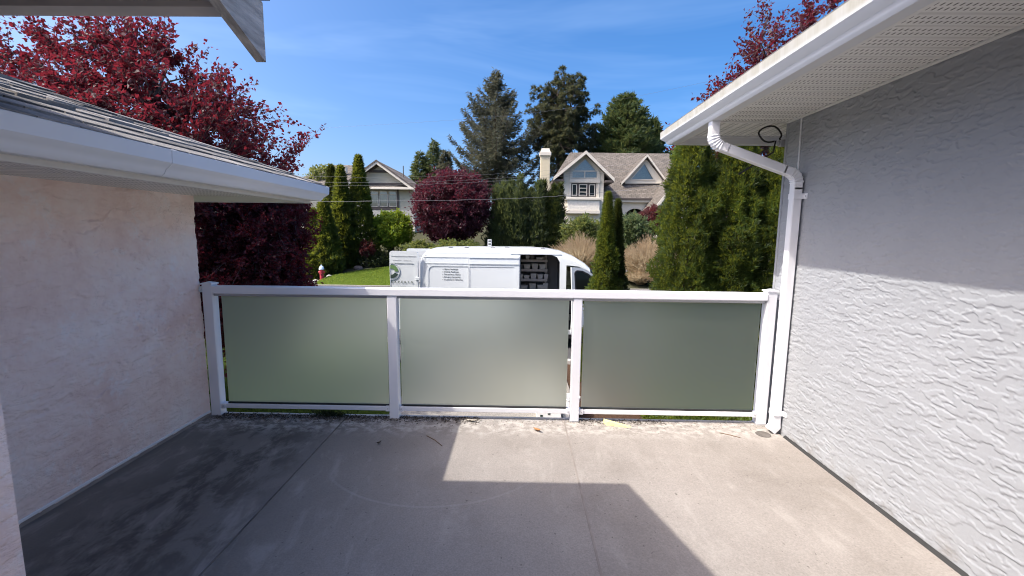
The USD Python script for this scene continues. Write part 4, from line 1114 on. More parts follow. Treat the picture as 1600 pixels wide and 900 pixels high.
bush('lime_shrub', 'rounded lime green shrub under the window of the left gabled house', 612, 392, 327, 70, 33.5, 15000, .20, .12, 'lime_leaf', 101, tr=.09, lump=.25)
bush('purple_tree', 'round dense purple-leaved tree behind the rear of the van', 707, 384, 264, 128, 33.0, 42000, .20, .12, 'plum_leaf_small', 102, catg='tree', lump=.22, pw=3.0, tr=.13)
bush('leafy_shrub', 'low pale green shrub between the purple tree and the rear doors', 655, 402, 376, 56, 30.5, 5000, .16, .10, 'laurel_leaf', 103)
bush('leafy_shrub', 'low olive shrub at the foot of the purple tree behind the van roof', 712, 400, 374, 80, 30.0, 6000, .16, .09, 'laurel_leaf', 104)
bush('laurel_bush', 'yellow-green laurel bush below the right house, left of the young cedar', 908, 392, 337, 66, 32, 9000, .24, .10, 'laurel_leaf', 105, lump=.28)
bush('rhododendron', 'glossy green rhododendron below the arch, right of the young cedar', 986, 392, 332, 66, 31, 10000, .22, .09, 'rhodo_leaf', 106, lump=.28)
bush('red_maple', 'small reddish maple in front of the right garage wing', 1024, 372, 316, 58, 32, 9000, .16, .08, 'maple_red', 107, lump=.4, pw=2.)
bush('laurel_bush', 'green bush at the foot of the rhododendron behind the grey chair', 970, 425, 378, 50, 29.5, 5000, .18, .08, 'rhodo_leaf', 108)
bush('juniper', 'dark spreading juniper above the lawn left of the open van door', 592, 424, 392, 100, 33.0, 9000, .30, .06, 'juniper_leaf', 109, lump=.3)
bush('leafy_shrub', 'bare reddish shrub against the dark side of the left cedar group', 572, 402, 376, 26, 31.0, 1500, .16, .06, 'maple_red', 110, lump=.4)
bush('small_cushion', 'small grey-green cushion plant at the kerb below the right grass clump', 1020, 446, 432, 32, 26.2, 1500, .10, .05, 'juniper_leaf', 111, catg='plant')
bush('small_cushion', 'yellowish low plant between the grey chair and the kerb', 978, 440, 424, 30, 27.0, 1500, .12, .05, 'laurel_leaf', 112, catg='plant')
bush('far_tree', 'pale green spring tree far behind the left cedars', 512, 300, 256, 60, 50.0, 5000, .3, .16, 'laurel_leaf', 113, catg='tree', lump=.45, pw=1.8, tr=.15)

# upright dark yews behind the van
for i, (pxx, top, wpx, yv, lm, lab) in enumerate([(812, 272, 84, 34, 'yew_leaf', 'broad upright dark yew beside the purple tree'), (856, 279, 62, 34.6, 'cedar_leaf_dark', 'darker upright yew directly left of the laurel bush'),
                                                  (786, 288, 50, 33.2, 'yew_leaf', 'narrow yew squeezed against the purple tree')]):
    p = at(pxx, top, yv); gz0 = float(ground_z(p[0], yv)) - .05; h = p[2] - gz0; r0 = wpx / 2 / F_PX * yv
    b = np.array([p[0], yv, gz0])
    gy_ = np.random.default_rng(170 + i); plumes = [column_leaves(b, h * .80, r0 * .95, 9000, 120 + i, .34, .07, taper=.4, lump=.4, inner=.4, up=1.6, ca=.5)]
    for q in range(16):
        aa = q * 2.4; dd = r0 * (.25 + .65 * gy_.uniform()); plumes.append(column_leaves(b + [dd * math.cos(aa), dd * math.sin(aa), 0], h * gy_.uniform(.62, 1.0) * (1.02 - .12 * dd / r0), r0 * .34, 2200, 180 + 20 * i + q, .34, .06, taper=.75, lump=.3, inner=.2, up=1.9, ca=.5))
    tree_thing('yew', lab, 'yew', b, twiggy(b, h * .85, r0 * .6, 120 + i), cat(plumes), 'bark', lm, 'upright yews behind the van')


def grass_clump(label, pxx, bot, top, wpx, yv, n, seed, nm='ornamental_grass'):
    g = np.random.default_rng(seed); p = at(pxx, bot, yv); zt = at(pxx, top, yv)[2]; gz0 = float(ground_z(p[0], yv)); h = zt - gz0; r = wpx / 2 / F_PX * yv
    th = g.uniform(0, 6.28, n); s = np.sqrt(g.uniform(0, 1, n)); hh = h * g.uniform(.45, 1.12, n) * (1.05 - .25 * s)
    k = 5; u = np.linspace(0, 1, k)
    base = np.column_stack([p[0] + s * np.cos(th) * r * .28, yv + s * np.sin(th) * r * .28, np.full(n, gz0)])
    out = r * s * g.uniform(.6, 1.15, n)
    pts = base[:, None] + np.stack([np.cos(th)[:, None] * out[:, None] * u ** 1.7, np.sin(th)[:, None] * out[:, None] * u ** 1.7, hh[:, None] * (u - .22 * s[:, None] * u ** 3)], -1)
    sd = np.stack([-np.sin(th), np.cos(th), 0 * th], -1) * .5 + g.normal(0, .5, (n, 3)); sd = unit(sd) * .5
    w = np.array([.016, .016, .014, .042, .006])[None, :, None]
    v = np.stack([pts - sd[:, None] * w, pts + sd[:, None] * w], 2).reshape(n, -1, 3)
    f = []
    for i in range(k - 1):
        a = 2 * i; f += [[a, a + 1, a + 3], [a, a + 3, a + 2]]
    f = (np.arange(n)[:, None, None] * 2 * k + np.array(f)[None]).reshape(-1, 3)
    t = thing(nm, label, 'grass clump', (p[0], yv, gz0), 'dry ornamental grasses by the right garden')
    part(t, 'blades', (v.reshape(-1, 3), f), 'dry_grass')
    Pp = np.repeat(pts[:, -1], 3, 0); q_ = g.uniform(0, .5, (len(Pp), 1)); Pp = Pp * (1 - q_) + np.repeat(pts[:, -2], 3, 0) * q_
    part(t, 'plumes', leaves(Pp, np.repeat(unit(pts[:, -1] - pts[:, -2]), 3, 0) + g.normal(0, .22, Pp.shape), .20 * g.uniform(.5, 1.5, len(Pp)), .020, g), 'dry_grass')


grass_clump('tan plumed grass clump behind the van cab', 905, 442, 368, 76, 28.0, 2600, 131)
grass_clump('tan grass clump beside the grey garden chair at the left of the hedge', 1010, 442, 374, 72, 27.6, 2600, 132)
grass_clump('low straw grass tuft at the kerb right of the young cedar', 1000, 447, 424, 44, 26.6, 1500, 133)

# background trees
p = at(775, 107, 62); gz0 = float(ground_z(p[0], 62)); b = np.array([p[0], 62, gz0]); h = p[2] - gz0
w, l = whorl_conifer(b, h, 5.6, 150, 400, 141, .52, .12, t0=.25, droop=.36, tip=.46, shape=((0, .5, .65, .8, .93, 1.), (5.8, 5.2, 4.3, 2.2, .62, .02)), ragged=.42, side=.14, hang=.8)
tree_thing('spruce', 'tall grey-green spruce with drooping branches left of the chimney', 'spruce', b, w, l, 'bark', 'spruce_needle')
p = at(880, 120, 64); gz0 = float(ground_z(p[0], 64)); b = np.array([p[0] - .2, 64, gz0]); h = p[2] - gz0
zc = at(880, 215, 64)[2]
w, l = crown_tree(b, (p[0] - .2, 64, zc), (4.9, 4.4, (p[2] - zc) * 1.04), 18, 160, 980, 2, .42, .13, 142, fork=h * .5, tr=.30, lump=.55, pw=2.6, twr=.03, spread=.50, freq=2.8, umin=.84)
g = np.random.default_rng(143)
tips = crown_tree.tips; tips = tips[(tips[:, 2] > zc - 2.2) | (g.uniform(size=len(tips)) < .45)]
kk = 110; P = np.repeat(tips, kk, 0); D = g.normal(size=P.shape) * [1, 1, .8] + [0, 0, .55]
l = leaves(P + unit(D) * .10 + np.repeat(g.normal(0, .12, tips.shape), kk, 0), D, .50 * g.uniform(.6, 1.2, len(P)), .075, g)
zz = np.linspace(0, 1, 8)
w = cat([w, pipe([(b[0] + .25 * math.sin(q * 5), b[1], b[2] + h * q * .95) for q in zz], .30 * (1 - zz * .9), 8)])
tree_thing('pine', 'rounded dark pine with gaps between its branch clumps, behind the chimney', 'pine', b, w, l, 'bark', 'pine_needle')
for i, (pxx, top, wpx, yv, lab) in enumerate([(978, 150, 128, 66, 'broad dark cypress rising behind the roof of the right house'), (1020, 186, 60, 69, 'lower cypress shoulder behind the right end of the roof')]):
    p = at(pxx, top, yv); gz0 = float(ground_z(p[0], yv)); h = p[2] - gz0; r0 = wpx / 2 / F_PX * yv; b = np.array([p[0], yv, gz0])
    w, l = whorl_conifer(b, h, r0 * 1.15, 300 if i == 0 else 150, 300, 150 + i, .75, .17, t0=.1, droop=.05, tip=.40, shape=.62, ragged=.22, side=.28, hang=.05)
    tree_thing('cypress', lab, 'cypress', b, w, l, 'bark', 'cypress_needle', 'cypresses behind the right house')
for i, (pxx, top, wpx, yv, lab, lm) in enumerate([(678, 219, 50, 85, 'middle of three distant conifers, the tallest, with feathery top', 'far_conifer'), (656, 236, 44, 84, 'left one of three distant conifers', 'far_conifer'),
                                                  (696, 234, 36, 82, 'dark right one of three distant conifers, beside the spruce', 'spruce_needle'), (1052, 232, 40, 90, 'sliver of dark conifer between the cypress and the eave', 'cypress_needle')]):
    p = at(pxx, top, yv); gz0 = float(ground_z(p[0], yv)); h = p[2] - gz0; r0 = wpx / 2 / F_PX * yv; b = np.array([p[0], yv, gz0])
    w, l = whorl_conifer(b, h, r0 * 1.3, 110, 150, 160 + i, .8, .2, t0=.1, droop=.15, tip=.3, shape=.75, ragged=.25, side=.25, hang=.3)
    tree_thing('distant_conifer', lab, 'conifer', b, w, l, 'bark', lm, 'conifers in the far background')


# ------------------------------------------------------------------ houses across the street
def fan(poly3, n, t):
    """flat polygon (xz points at depth y) thickened backwards"""
    return xz(Polygon(poly3), n, n + t)


def rake(p, q, y0, w, t, d=.0):
    """barge board from p to q (x,z) at depth y0, width w downwards, thickness t forwards"""
    a, b_ = np.array(p), np.array(q)
    return xz(Polygon([a, b_, b_ - [0, w], a - [0, w]]), y0 - t - d, y0 - d)


H = thing('gabled_house', 'cream house with brown shingle roof, tall gable windows and chimney, across the street', 'house', (9, 46, 1.5))
YW = 45.0
X = lambda px, yv=YW: at(px, 300, yv)[0]
Z = lambda py, yv=YW, px=900: at(px, py, yv)[2]
ap = (X(912), Z(237)); el = (X(864), Z(278)); er = (X(956), Z(279))
wl, wr = X(880), X(943)
zt = lambda x: ap[1] - .25 - abs(x - ap[0]) * (ap[1] - el[1]) / (ap[0] - el[0])
win1 = Polygon([(X(892), Z(279)), (X(933), Z(279)), (X(933), Z(267)), (X(913), Z(246.5)), (X(892), Z(267))])
win2 = sbox(X(892), Z(307.5), X(931), Z(286))
wallp = Polygon([(wl, 1.2), (wr, 1.2), (wr, zt(wr)), (ap[0], ap[1] - .2), (wl, zt(wl))])
part(H, 'wall', cat([xz(wallp.difference(win1).difference(win2), YW, YW + .25), bx(wl, wl + .2, YW + .25, 52, 1.2, zt(wl)), bx(wr - .2, wr, YW + .25, 52, 1.2, zt(wr)), bx(wl + .2, wr - .2, 47.6, 47.8, 1.2, Z(281))]), 'house_cream')
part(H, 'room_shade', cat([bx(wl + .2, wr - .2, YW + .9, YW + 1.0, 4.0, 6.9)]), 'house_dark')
part(H, 'curtain_panel', xz(win1.buffer(.22), YW + .45, YW + .47), 'curtain')
# upper window
w1 = part(H, 'window', xz(win1.difference(win1.buffer(-.10)), YW - .05, YW + .10), 'house_trim')
part(w1, 'pane', xz(win1.buffer(-.08).intersection(sbox(0, Z(267) + .05, 20, 20)), YW + .03, YW + .05), 'window_glass')
for a, c in ((X(892), X(912.3)), (X(913), X(933))):
    part(w1, 'pane', xz(sbox(a + .06, Z(279) + .06, c - .04, Z(267) - .06), YW + .03, YW + .05), 'window_glass')
part(w1, 'glazing_bar', bx(X(892), X(933), YW - .02, YW + .08, Z(267) - .06, Z(267) + .05), 'house_trim')
part(w1, 'glazing_bar', bx(X(912.6) - .05, X(912.6) + .05, YW - .02, YW + .08, Z(279), Z(267) - .06), 'house_trim')
# lower window: three dark lights with white frames
w2 = part(H, 'window', xz(win2.difference(win2.buffer(-.09)), YW - .03, YW + .10), 'house_dark')
for a, c in ((893.5, 901), (904.5, 917), (920.5, 929.5)):
    fr = sbox(X(a), Z(306.5), X(c), Z(288))
    part(w2, 'sash', xz(fr.difference(fr.buffer(-.065)), YW - .06, YW + .06), 'house_trim')
    part(w2, 'pane', xz(fr.buffer(-.06), YW, YW + .02), 'window_glass_dark')
for xx in (902.7, 918.8):
    part(w2, 'mullion', bx(X(xx) - .12, X(xx) + .12, YW - .025, YW + .06, Z(307), Z(287)), 'house_dark')
for zz_ in (294, 300):
    part(w2, 'glazing_bar', bx(X(905.5), X(916), YW - .045, YW + .02, Z(zz_) - .03, Z(zz_) + .03), 'house_trim')
part(H, 'window_surround', cat([bx(X(889), X(892), YW - .08, YW - .003, Z(309), Z(264)), bx(X(933), X(936), YW - .08, YW - .003, Z(309), Z(264))]), 'house_trim', kind='stuff')
part(H, 'sill_band', bx(X(889), X(937), YW - .16, YW - .082, Z(285.5), Z(280)), 'house_trim')
part(H, 'balcony_cap', rbx(X(882), X(938), YW - .75, YW - .004, Z(313), Z(309), .03), 'house_trim')
part(H, 'balcony_front', rbx(X(886), X(936), YW - .62, YW - .005, Z(329), Z(313) - .01, .02), 'house_stone')
part(H, 'balcony_base', rbx(X(884), X(937), YW - .70, YW - .006, Z(334), Z(329) - .01, .02), 'house_trim')
gl = thing
g1 = part(H, 'gable_roof', cat([slab((el[0] - .0, YW - .75, el[1]), (ap[0], YW - .75, ap[1]), (ap[0], 52, ap[1]), (el[0], 52, el[1]), .18)[0:2],
                                slab((ap[0] + .001, YW - .75, ap[1]), (er[0], YW - .75, er[1]), (er[0], 52, er[1]), (ap[0] + .001, 52, ap[1]), .18)]), 'roof_brown_side')
part(H, 'barge_board', rake((el[0] - .05, el[1] - .02), (ap[0], ap[1] - .01), YW - .753, .34, .07), 'house_trim')
part(H, 'barge_board', rake((ap[0] + .002, ap[1] - .01), (er[0] + .05, er[1] - .02), YW - .753, .34, .07), 'house_trim')
part(H, 'eave_box', cat([bx(el[0], wl - .003, YW - .7, YW + 3, el[1] - .42, el[1] - .20)]), 'house_dark')
part(H, 'eave_box', cat([bx(wr + .003, er[0], YW - .7, YW + 3, er[1] - .42, er[1] - .20)]), 'house_dark')
# main roof, hipped at both ends
YE, YR = 46.2, 52.0
ze = Z(308, YE); zr = Z(239, YR, 960)
xa, xb = X(846, 47), X(1078, YE)
rl, rrt = X(889, YR), X(1042, YR)
part(H, 'main_roof', cat([slab((xa, YE, ze), (xb, YE, ze), (rrt, YR, zr), (rl, YR, zr), .15), slab((xb, YE, ze), (xb, 58, ze), (rrt, YR + .01, zr), (rrt, YR, zr), .15)]), 'roof_brown')
part(H, 'hip_roof', slab((xa, 58, ze), (xa, YE, ze), (rl, YR, zr), (rl, YR + .01, zr), .15), 'roof_brown_side')
part(H, 'eave_gutter', rbx(X(944, YE), xb, YE - .14, YE - .005, ze - .22, ze - .03, .02), 'house_dark')
part(H, 'eave_trim', rbx(X(944, YE), xb, YE - .01, YE + .3, ze - .46, ze - .225, .02), 'house_trim')
arch = sbox(X(976, 46.6), 0, X(1012, 46.6), Z(343, 46.6)).union(Point(X(994, 46.6), Z(343, 46.6)).buffer((X(1012, 46.6) - X(976, 46.6)) / 2))
pw_ = sbox(X(943, 46.6), 1.2, xb - .5, ze - .3)
part(H, 'porch_wall', xz(pw_.difference(arch), 46.6, 46.85), 'house_cream')
part(H, 'arch_trim', xz(arch.buffer(.16).difference(arch).intersection(sbox(-99, 1.3, 99, 99)), 46.53, 46.6 - .003), 'house_trim')
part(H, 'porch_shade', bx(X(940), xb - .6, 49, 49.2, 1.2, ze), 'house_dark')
part(H, 'rear_wall', bx(xa + .5, wl, YE + .5, YE + .7, 1.2, ze - .1), 'house_cream')
# triangular dormer
yd = 47.7
da, dl, dr = (X(1007, yd), Z(242, yd, 1007)), (X(969, yd), Z(286, yd, 969)), (X(1041, yd), Z(286, yd, 1041))
tri = Polygon([(dl[0] + .6, dl[1] + .15), (dr[0] - .6, dr[1] + .15), (da[0], da[1] - .7)])
hole = Polygon([(X(986, yd), Z(279, yd)), (X(1020, yd), Z(279, yd)), (X(1005, yd), Z(255, yd))])
dm = part(H, 'dormer', cat([xz(tri.buffer(.2).difference(hole), yd, yd + .15)]), 'house_cream')
part(dm, 'pane', xz(hole.buffer(.02), yd + .06, yd + .08), 'window_glass')
part(dm, 'window_frame', xz(hole.buffer(.12).difference(hole), yd - .06, yd - .003), 'house_trim')
part(dm, 'curtain', xz(hole.buffer(.1), yd + .5, yd + .52), 'curtain')
part(H, 'dormer_roof', cat([slab((dl[0], yd - .45, dl[1]), (da[0], yd - .45, da[1]), (da[0], 52, da[1]), (dl[0], 52, dl[1]), .14)]), 'roof_brown_side')
part(H, 'dormer_roof', cat([slab((da[0] + .001, yd - .45, da[1]), (dr[0], yd - .45, dr[1]), (dr[0], 52, dr[1]), (da[0] + .001, 52, da[1]), .14)]), 'roof_brown_side')
part(dm, 'barge_board', rake((dl[0] - .03, dl[1] - .02), (da[0], da[1] - .01), yd - .453, .26, .06), 'house_trim')
part(dm, 'barge_board', rake((da[0] + .002, da[1] - .01), (dr[0] + .03, dr[1] - .02), yd - .453, .26, .06), 'house_trim')
# chimney
cx0, cx1 = X(843.6, 44.6), X(858.4, 44.6)
ch = part(H, 'chimney', rbx(cx0, cx1, 44.5, 45.3, 1.2, Z(241, 44.6), .03), 'chimney_cream')
part(ch, 'chimney_cap', cat([rbx(cx0 - .10, cx1 + .10, 44.4, 45.4, Z(244, 44.6), Z(238, 44.6), .04), hull([[cx0, 44.5, Z(238, 44.6)], [cx1, 44.5, Z(238, 44.6)], [cx0, 45.3, Z(238, 44.6)], [cx1, 45.3, Z(238, 44.6)], [cx0 + .08, 44.6, Z(232, 44.6)], [cx1 - .08, 44.6, Z(232, 44.6)], [cx0 + .08, 45.2, Z(232, 44.6)], [cx1 - .08, 45.2, Z(232, 44.6)]])]), 'house_trim')
# garage wing on the right with its own gable
yg = 42.5
ga, gl_ = (X(1078, yg), Z(250, yg, 1078)), (X(1019, yg), Z(331, yg, 1019))
gr_ = (2 * ga[0] - gl_[0], gl_[1])
part(H, 'garage_wall', xz(Polygon([(gl_[0] + .5, 1.0), (gr_[0] - .5, 1.0), (gr_[0] - .5, gl_[1] + .2), (ga[0], ga[1] - .5), (gl_[0] + .5, gl_[1] + .2)]), yg + .5, yg + .7), 'house_cream')
part(H, 'garage_roof', slab((gl_[0], yg, gl_[1]), (ga[0], yg, ga[1]), (ga[0], 50, ga[1]), (gl_[0], 50, gl_[1]), .16), 'roof_brown_side')
part(H, 'garage_roof', slab((ga[0] + .001, yg, ga[1]), (gr_[0], yg, gr_[1]), (gr_[0], 50, gr_[1]), (ga[0] + .001, 50, ga[1]), .16), 'roof_brown_side')
part(H, 'barge_board', rake((gl_[0] - .03, gl_[1] - .02), (ga[0], ga[1] - .01), yg - .003, .42, .08), 'house_trim')

# left house
Hl = thing('sage_house', 'sage green house with a broad gable and one three-light window, left across the street', 'house', (-14, 45, 1))
ap = (X(593), Z(252, 45, 593)); er = (X(652), Z(295.5, 45, 652)); el = (2 * ap[0] - er[0], er[1])
wr = X(648); wl = 2 * ap[0] - wr - .2
win = sbox(X(577.5), Z(324, 45, 600), X(620.5), Z(297.5, 45, 600))
zt = lambda x: ap[1] - .3 - abs(x - ap[0]) * (ap[1] - er[1]) / (er[0] - ap[0])
part(Hl, 'wall', cat([xz(Polygon([(wl, .6), (wr, .6), (wr, zt(wr)), (ap[0], ap[1] - .3), (wl, zt(wl))]).difference(win), 45, 45.25), bx(wr - .2, wr, 45.25, 54, .6, zt(wr))]), 'house_sage')
part(Hl, 'gable_roof', slab((el[0], 44.3, el[1]), (ap[0], 44.3, ap[1]), (ap[0], 54, ap[1]), (el[0], 54, el[1]), .2), 'roof_brown_side')
part(Hl, 'gable_roof', slab((ap[0] + .001, 44.3, ap[1]), (er[0], 44.3, er[1]), (er[0], 54, er[1]), (ap[0] + .001, 54, ap[1]), .2), 'roof_brown_side')
part(Hl, 'barge_board', rake((el[0], el[1] - .14), (ap[0], ap[1] - .12), 44.297, .26, .06), 'house_trim')
part(Hl, 'barge_board', rake((ap[0] + .002, ap[1] - .12), (er[0], er[1] - .14), 44.297, .26, .06), 'house_trim')
part(Hl, 'drip_board', rake((el[0] - .03, el[1] + .03), (ap[0], ap[1] + .05), 44.25, .16, .06), 'house_dark')
part(Hl, 'drip_board', rake((ap[0] + .002, ap[1] + .05), (er[0] + .03, er[1] + .03), 44.25, .16, .06), 'house_dark')
vt = Polygon([(ap[0] - .95, ap[1] - 1.0), (ap[0] + .95, ap[1] - 1.0), (ap[0], ap[1] - .35)])
part(Hl, 'gable_vent', cat([xz(vt.difference(vt.buffer(-.12)), 44.93, 44.997), bx(ap[0] - 1.0, ap[0] + 1.0, 44.9, 44.996, ap[1] - 1.12, ap[1] - 1.005)]), 'house_dark')
part(Hl, 'belly_band', bx(wl, wr, 44.9, 44.995, Z(289, 45, 600), Z(286, 45, 600)), 'house_dark')
part(Hl, 'pent_roof', slab((wl - .3, 44.2, Z(294, 45, 600)), (er[0], 44.2, Z(294, 45, 600)), (er[0] - .3, 44.99, Z(289.2, 45, 600)), (wl - .3, 44.99, Z(289.2, 45, 600)), .06), 'roof_brown')
part(Hl, 'pent_gutter', rbx(wl - .3, er[0] + .05, 44.08, 44.195, Z(297, 45, 600), Z(293.7, 45, 600), .02), 'house_trim')
wv = part(Hl, 'window', cat([bx(X(575), X(577.4), 44.9, 45.1, Z(326, 45, 600), Z(296.6, 45, 600)), bx(X(620.6), X(623), 44.9, 45.1, Z(326, 45, 600), Z(296.6, 45, 600)), bx(X(577.5), X(620.5), 44.86, 45.1, Z(328, 45, 600), Z(324.1, 45, 600))]), 'house_dark', kind='stuff')
for a, c in ((578.5, 591), (592.6, 605.6), (607.2, 619.6)):
    fr = sbox(X(a), Z(323, 45, 600), X(c), Z(298.5, 45, 600))
    part(wv, 'sash', xz(fr.difference(fr.buffer(-.055)), 44.95, 45.08), 'house_trim')
    part(wv, 'pane', xz(fr.buffer(-.05), 45.0, 45.02), 'window_glass')
    part(wv, 'glazing_bar', bx(X(a) + .1, X(c) - .1, 44.96, 45.06, Z(304, 45, 600) - .04, Z(304, 45, 600) + .04), 'house_trim')
part(Hl, 'curtain', bx(X(576), X(622), 45.5, 45.52, Z(316, 45, 600), Z(296, 45, 600)), 'curtain')
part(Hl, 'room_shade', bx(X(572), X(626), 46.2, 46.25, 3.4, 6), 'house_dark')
part(Hl, 'plinth', rbx(wl, wr, 44.9, 44.994, .6, Z(328.2, 45, 600), .02), 'house_trim')
part(Hl, 'main_roof', slab((X(440, 47), 46.6, Z(292, 46.6, 540)), (X(560, 47), 46.6, Z(292, 46.6, 540)), (X(562, 53), 53, Z(258, 53, 540)), (X(524, 53), 53, Z(258, 53, 540)), .2), 'roof_brown')
part(Hl, 'side_wall', bx(X(446, 47), wl, 47.2, 47.4, .6, Z(291, 46.6, 540)), 'house_sage')
part(Hl, 'roof_vent', cyl((X(541, 50), 50, Z(270, 50, 541)), .22, .62, 2, 12), 'house_trim')
part(Hl, 'vent_pipe', cyl((X(629, 48), 48.5, Z(282, 48.5, 629)), .05, 1.55, 2, 8), 'house_dark')

# ------------------------------------------------------------------ overhead wires
for i, (pts, r_, lab) in enumerate([
        (((300, 318, 25), (525, 314.5, 25), (700, 313, 25), (885, 306, 25), (1050, 288, 25), (1300, 250, 25)), 0.0083, 'lowest overhead wire, crossing the left cedars and the right house'),
        (((300, 286, 27), (520, 286, 27), (640, 284, 27), (800, 278, 27), (1000, 262, 27)), 0.0045, 'thin overhead wire crossing the left gable just above its window'),
        (((300, 294, 27), (520, 291, 27), (640, 288, 27), (800, 282, 27), (1000, 266, 27)), 0.0045, 'thin overhead wire second from the top over the left cedars'),
        (((300, 270, 27), (560, 276, 27), (700, 275, 27), (900, 264, 27), (1060, 250, 27)), 0.0037, 'thin overhead wire crossing the upper left gable'),
        (((500, 200, 30), (690, 190, 30), (820, 176, 30), (945, 160, 30), (1140, 121, 30), (1400, 60, 30)), 0.0045, 'highest overhead wire crossing the spruce, the pine and the sky')]):
    q = np.array([at(*p) for p in pts]); s = np.linspace(0, 1, 40); k = np.linspace(0, 1, len(q))
    co = [np.polyfit(k, q[:, j], 3) for j in range(3)]
    solo('overhead_wire', pipe(np.column_stack([np.polyval(c, s) for c in co]), r_, 5), 'cable_grey', lab, 'wire')

# ------------------------------------------------------------------ the van
VX, VY, VZ = -2.72, 12.0, ZR
VL, VW = 6.35, 2.0
V = thing('white_van', 'white high-roof work van with its rear and side doors open, parked in the street', 'van', (VX + 3, VY + 1, VZ))
TOP = [(0, 2.50), (.05, 2.64), (.14, 2.73), (.32, 2.785), (.7, 2.815), (1.6, 2.83), (3.1, 2.83), (3.6, 2.80), (3.95, 2.735), (4.3, 2.60), (4.6, 2.42), (4.85, 2.20), (5.35, 1.62), (5.50, 1.44), (5.9, 1.30), (6.2, 1.12), (6.32, .95), (6.35, .60)]
tx, tz = np.array(TOP).T
top = lambda x: np.interp(x, tx, tz)
SIDEZ = [.30, .50, .85, 1.10, 1.40, 1.75, 2.0, 2.2, 2.4, 2.55, 2.66, 2.9]
SIDEY = [.06, .02, .0, .0, .012, .04, .062, .082, .105, .125, .165, .27]
tum = lambda z: np.interp(z, SIDEZ, SIDEY)


def nose(x):
    """how far the flank is drawn in towards the front and rear"""
    return np.interp(x, [-1, 0, .10, .25, 5.0, 5.7, 6.1, 6.35], [.035, .03, .010, 0, 0, .06, .16, .34])


def flank(poly, off=0., thick=.03, far=False, step=.35):
    """body side: polygon in van x,z bent to the flank's section; off is how far proud it stands"""
    out = []
    x0, z0, x1, z1 = poly.bounds
    zb = sorted(set([z0 - 1, z1 + 1] + [z for z in SIDEZ if z0 < z < z1]))
    xb = sorted(set([x0 - 1, x1 + 1] + [x for x in list(np.arange(0, 6.4, step)) + [.05, .10, .25] if x0 < x < x1]))
    for a, b_ in zip(zb[:-1], zb[1:]):
        for c, d in zip(xb[:-1], xb[1:]):
            q = poly.intersection(sbox(c, a, d, b_))
            for gg in getattr(q, 'geoms', [q]):
                if gg.geom_type == 'Polygon' and gg.area > 1e-6:
                    v, f = trimesh.creation.triangulate_polygon(gg, engine='earcut')
                    out.append((np.column_stack([v[:, 0], tum(v[:, 1]) + nose(v[:, 0]) - off, v[:, 1]]), f))
    v, f = cat(out)
    m = trimesh.Trimesh(v, f, process=False); m.merge_vertices(digits_vertex=5)
    v, f = np.array(m.vertices), np.array(m.faces)
    n = np.cross(v[f[:, 1]] - v[f[:, 0]], v[f[:, 2]] - v[f[:, 0]])
    f = np.where((n[:, 1] > 0)[:, None], f[:, ::-1], f)
    e = np.sort(np.vstack([f[:, [0, 1]], f[:, [1, 2]], f[:, [2, 0]]]), 1)
    d = np.vstack([f[:, [0, 1]], f[:, [1, 2]], f[:, [2, 0]]])
    u, inv, c = np.unique(e, axis=0, return_inverse=True, return_counts=True)
    bd = d[c[inv.ravel()] == 1]; nv = len(v)
    back = v + [0, thick, 0]
    ff = [f, f[:, ::-1] + nv] + [np.array([[a, a + nv, b_], [b_, a + nv, b_ + nv]]) for a, b_ in bd]
    v = np.vstack([v, back]); f = np.vstack(ff)
    if far:
        v = v * [1, -1, 1] + [0, VW, 0]; f = f[:, ::-1]
    return v + [VX, VY, VZ], f


def rr(x0, z0, x1, z1, r):
    return sbox(x0 + r, z0 + r, x1 - r, z1 - r).buffer(r, 6)


SH = .145
body = Polygon([(0.0, .42)] + [(x, top(x) - SH) for x in np.linspace(0, 6.28, 60)] + [(6.33, .75), (6.33, .42)])
for wxp in (1.55, 5.35):
    body = body.difference(Point(wxp, .36).buffer(.44, 24))
doorhole = Polygon([(2.80, .52), (3.80, .52), (3.88, .9), (3.88, 2.44), (3.80, 2.58), (3.66, 2.635), (2.80, 2.635)])
cabdoor = Polygon([(4.06, .55), (4.98, .55), (5.22, .9), (5.30, 1.50), (4.92, 2.02), (4.62, 2.24), (4.40, 2.33), (4.06, 2.36)])
nearbody = body.difference(doorhole).difference(cabdoor)
recess = rr(.24, 1.02, 1.75, 2.29, .13)
recess2 = rr(.28, .55, 1.05, .98, .08)
nearbody = nearbody.difference(recess)
part(V, 'body_side', flank(nearbody), 'van_paint', smooth=35)
part(V, 'side_panel', flank(recess.buffer(.02), -.012, .01), 'van_paint', smooth=35)
farglass = Polygon([(4.12, 1.45), (5.16, 1.45), (4.86, 1.94), (4.58, 2.14), (4.12, 2.22)])
part(V, 'body_side', flank(body.difference(farglass), far=True), 'van_paint', smooth=35)
part(V, 'far_window', flank(farglass.buffer(.01), -.012, .006, far=True), 'van_glass')
# roof, windscreen and bonnet share one loft from flank to flank
CS = [(0, -SH), (.03, -SH + .06), (.10, -.05), (.24, -.022), (.55, -.006), (1.0, 0.)]


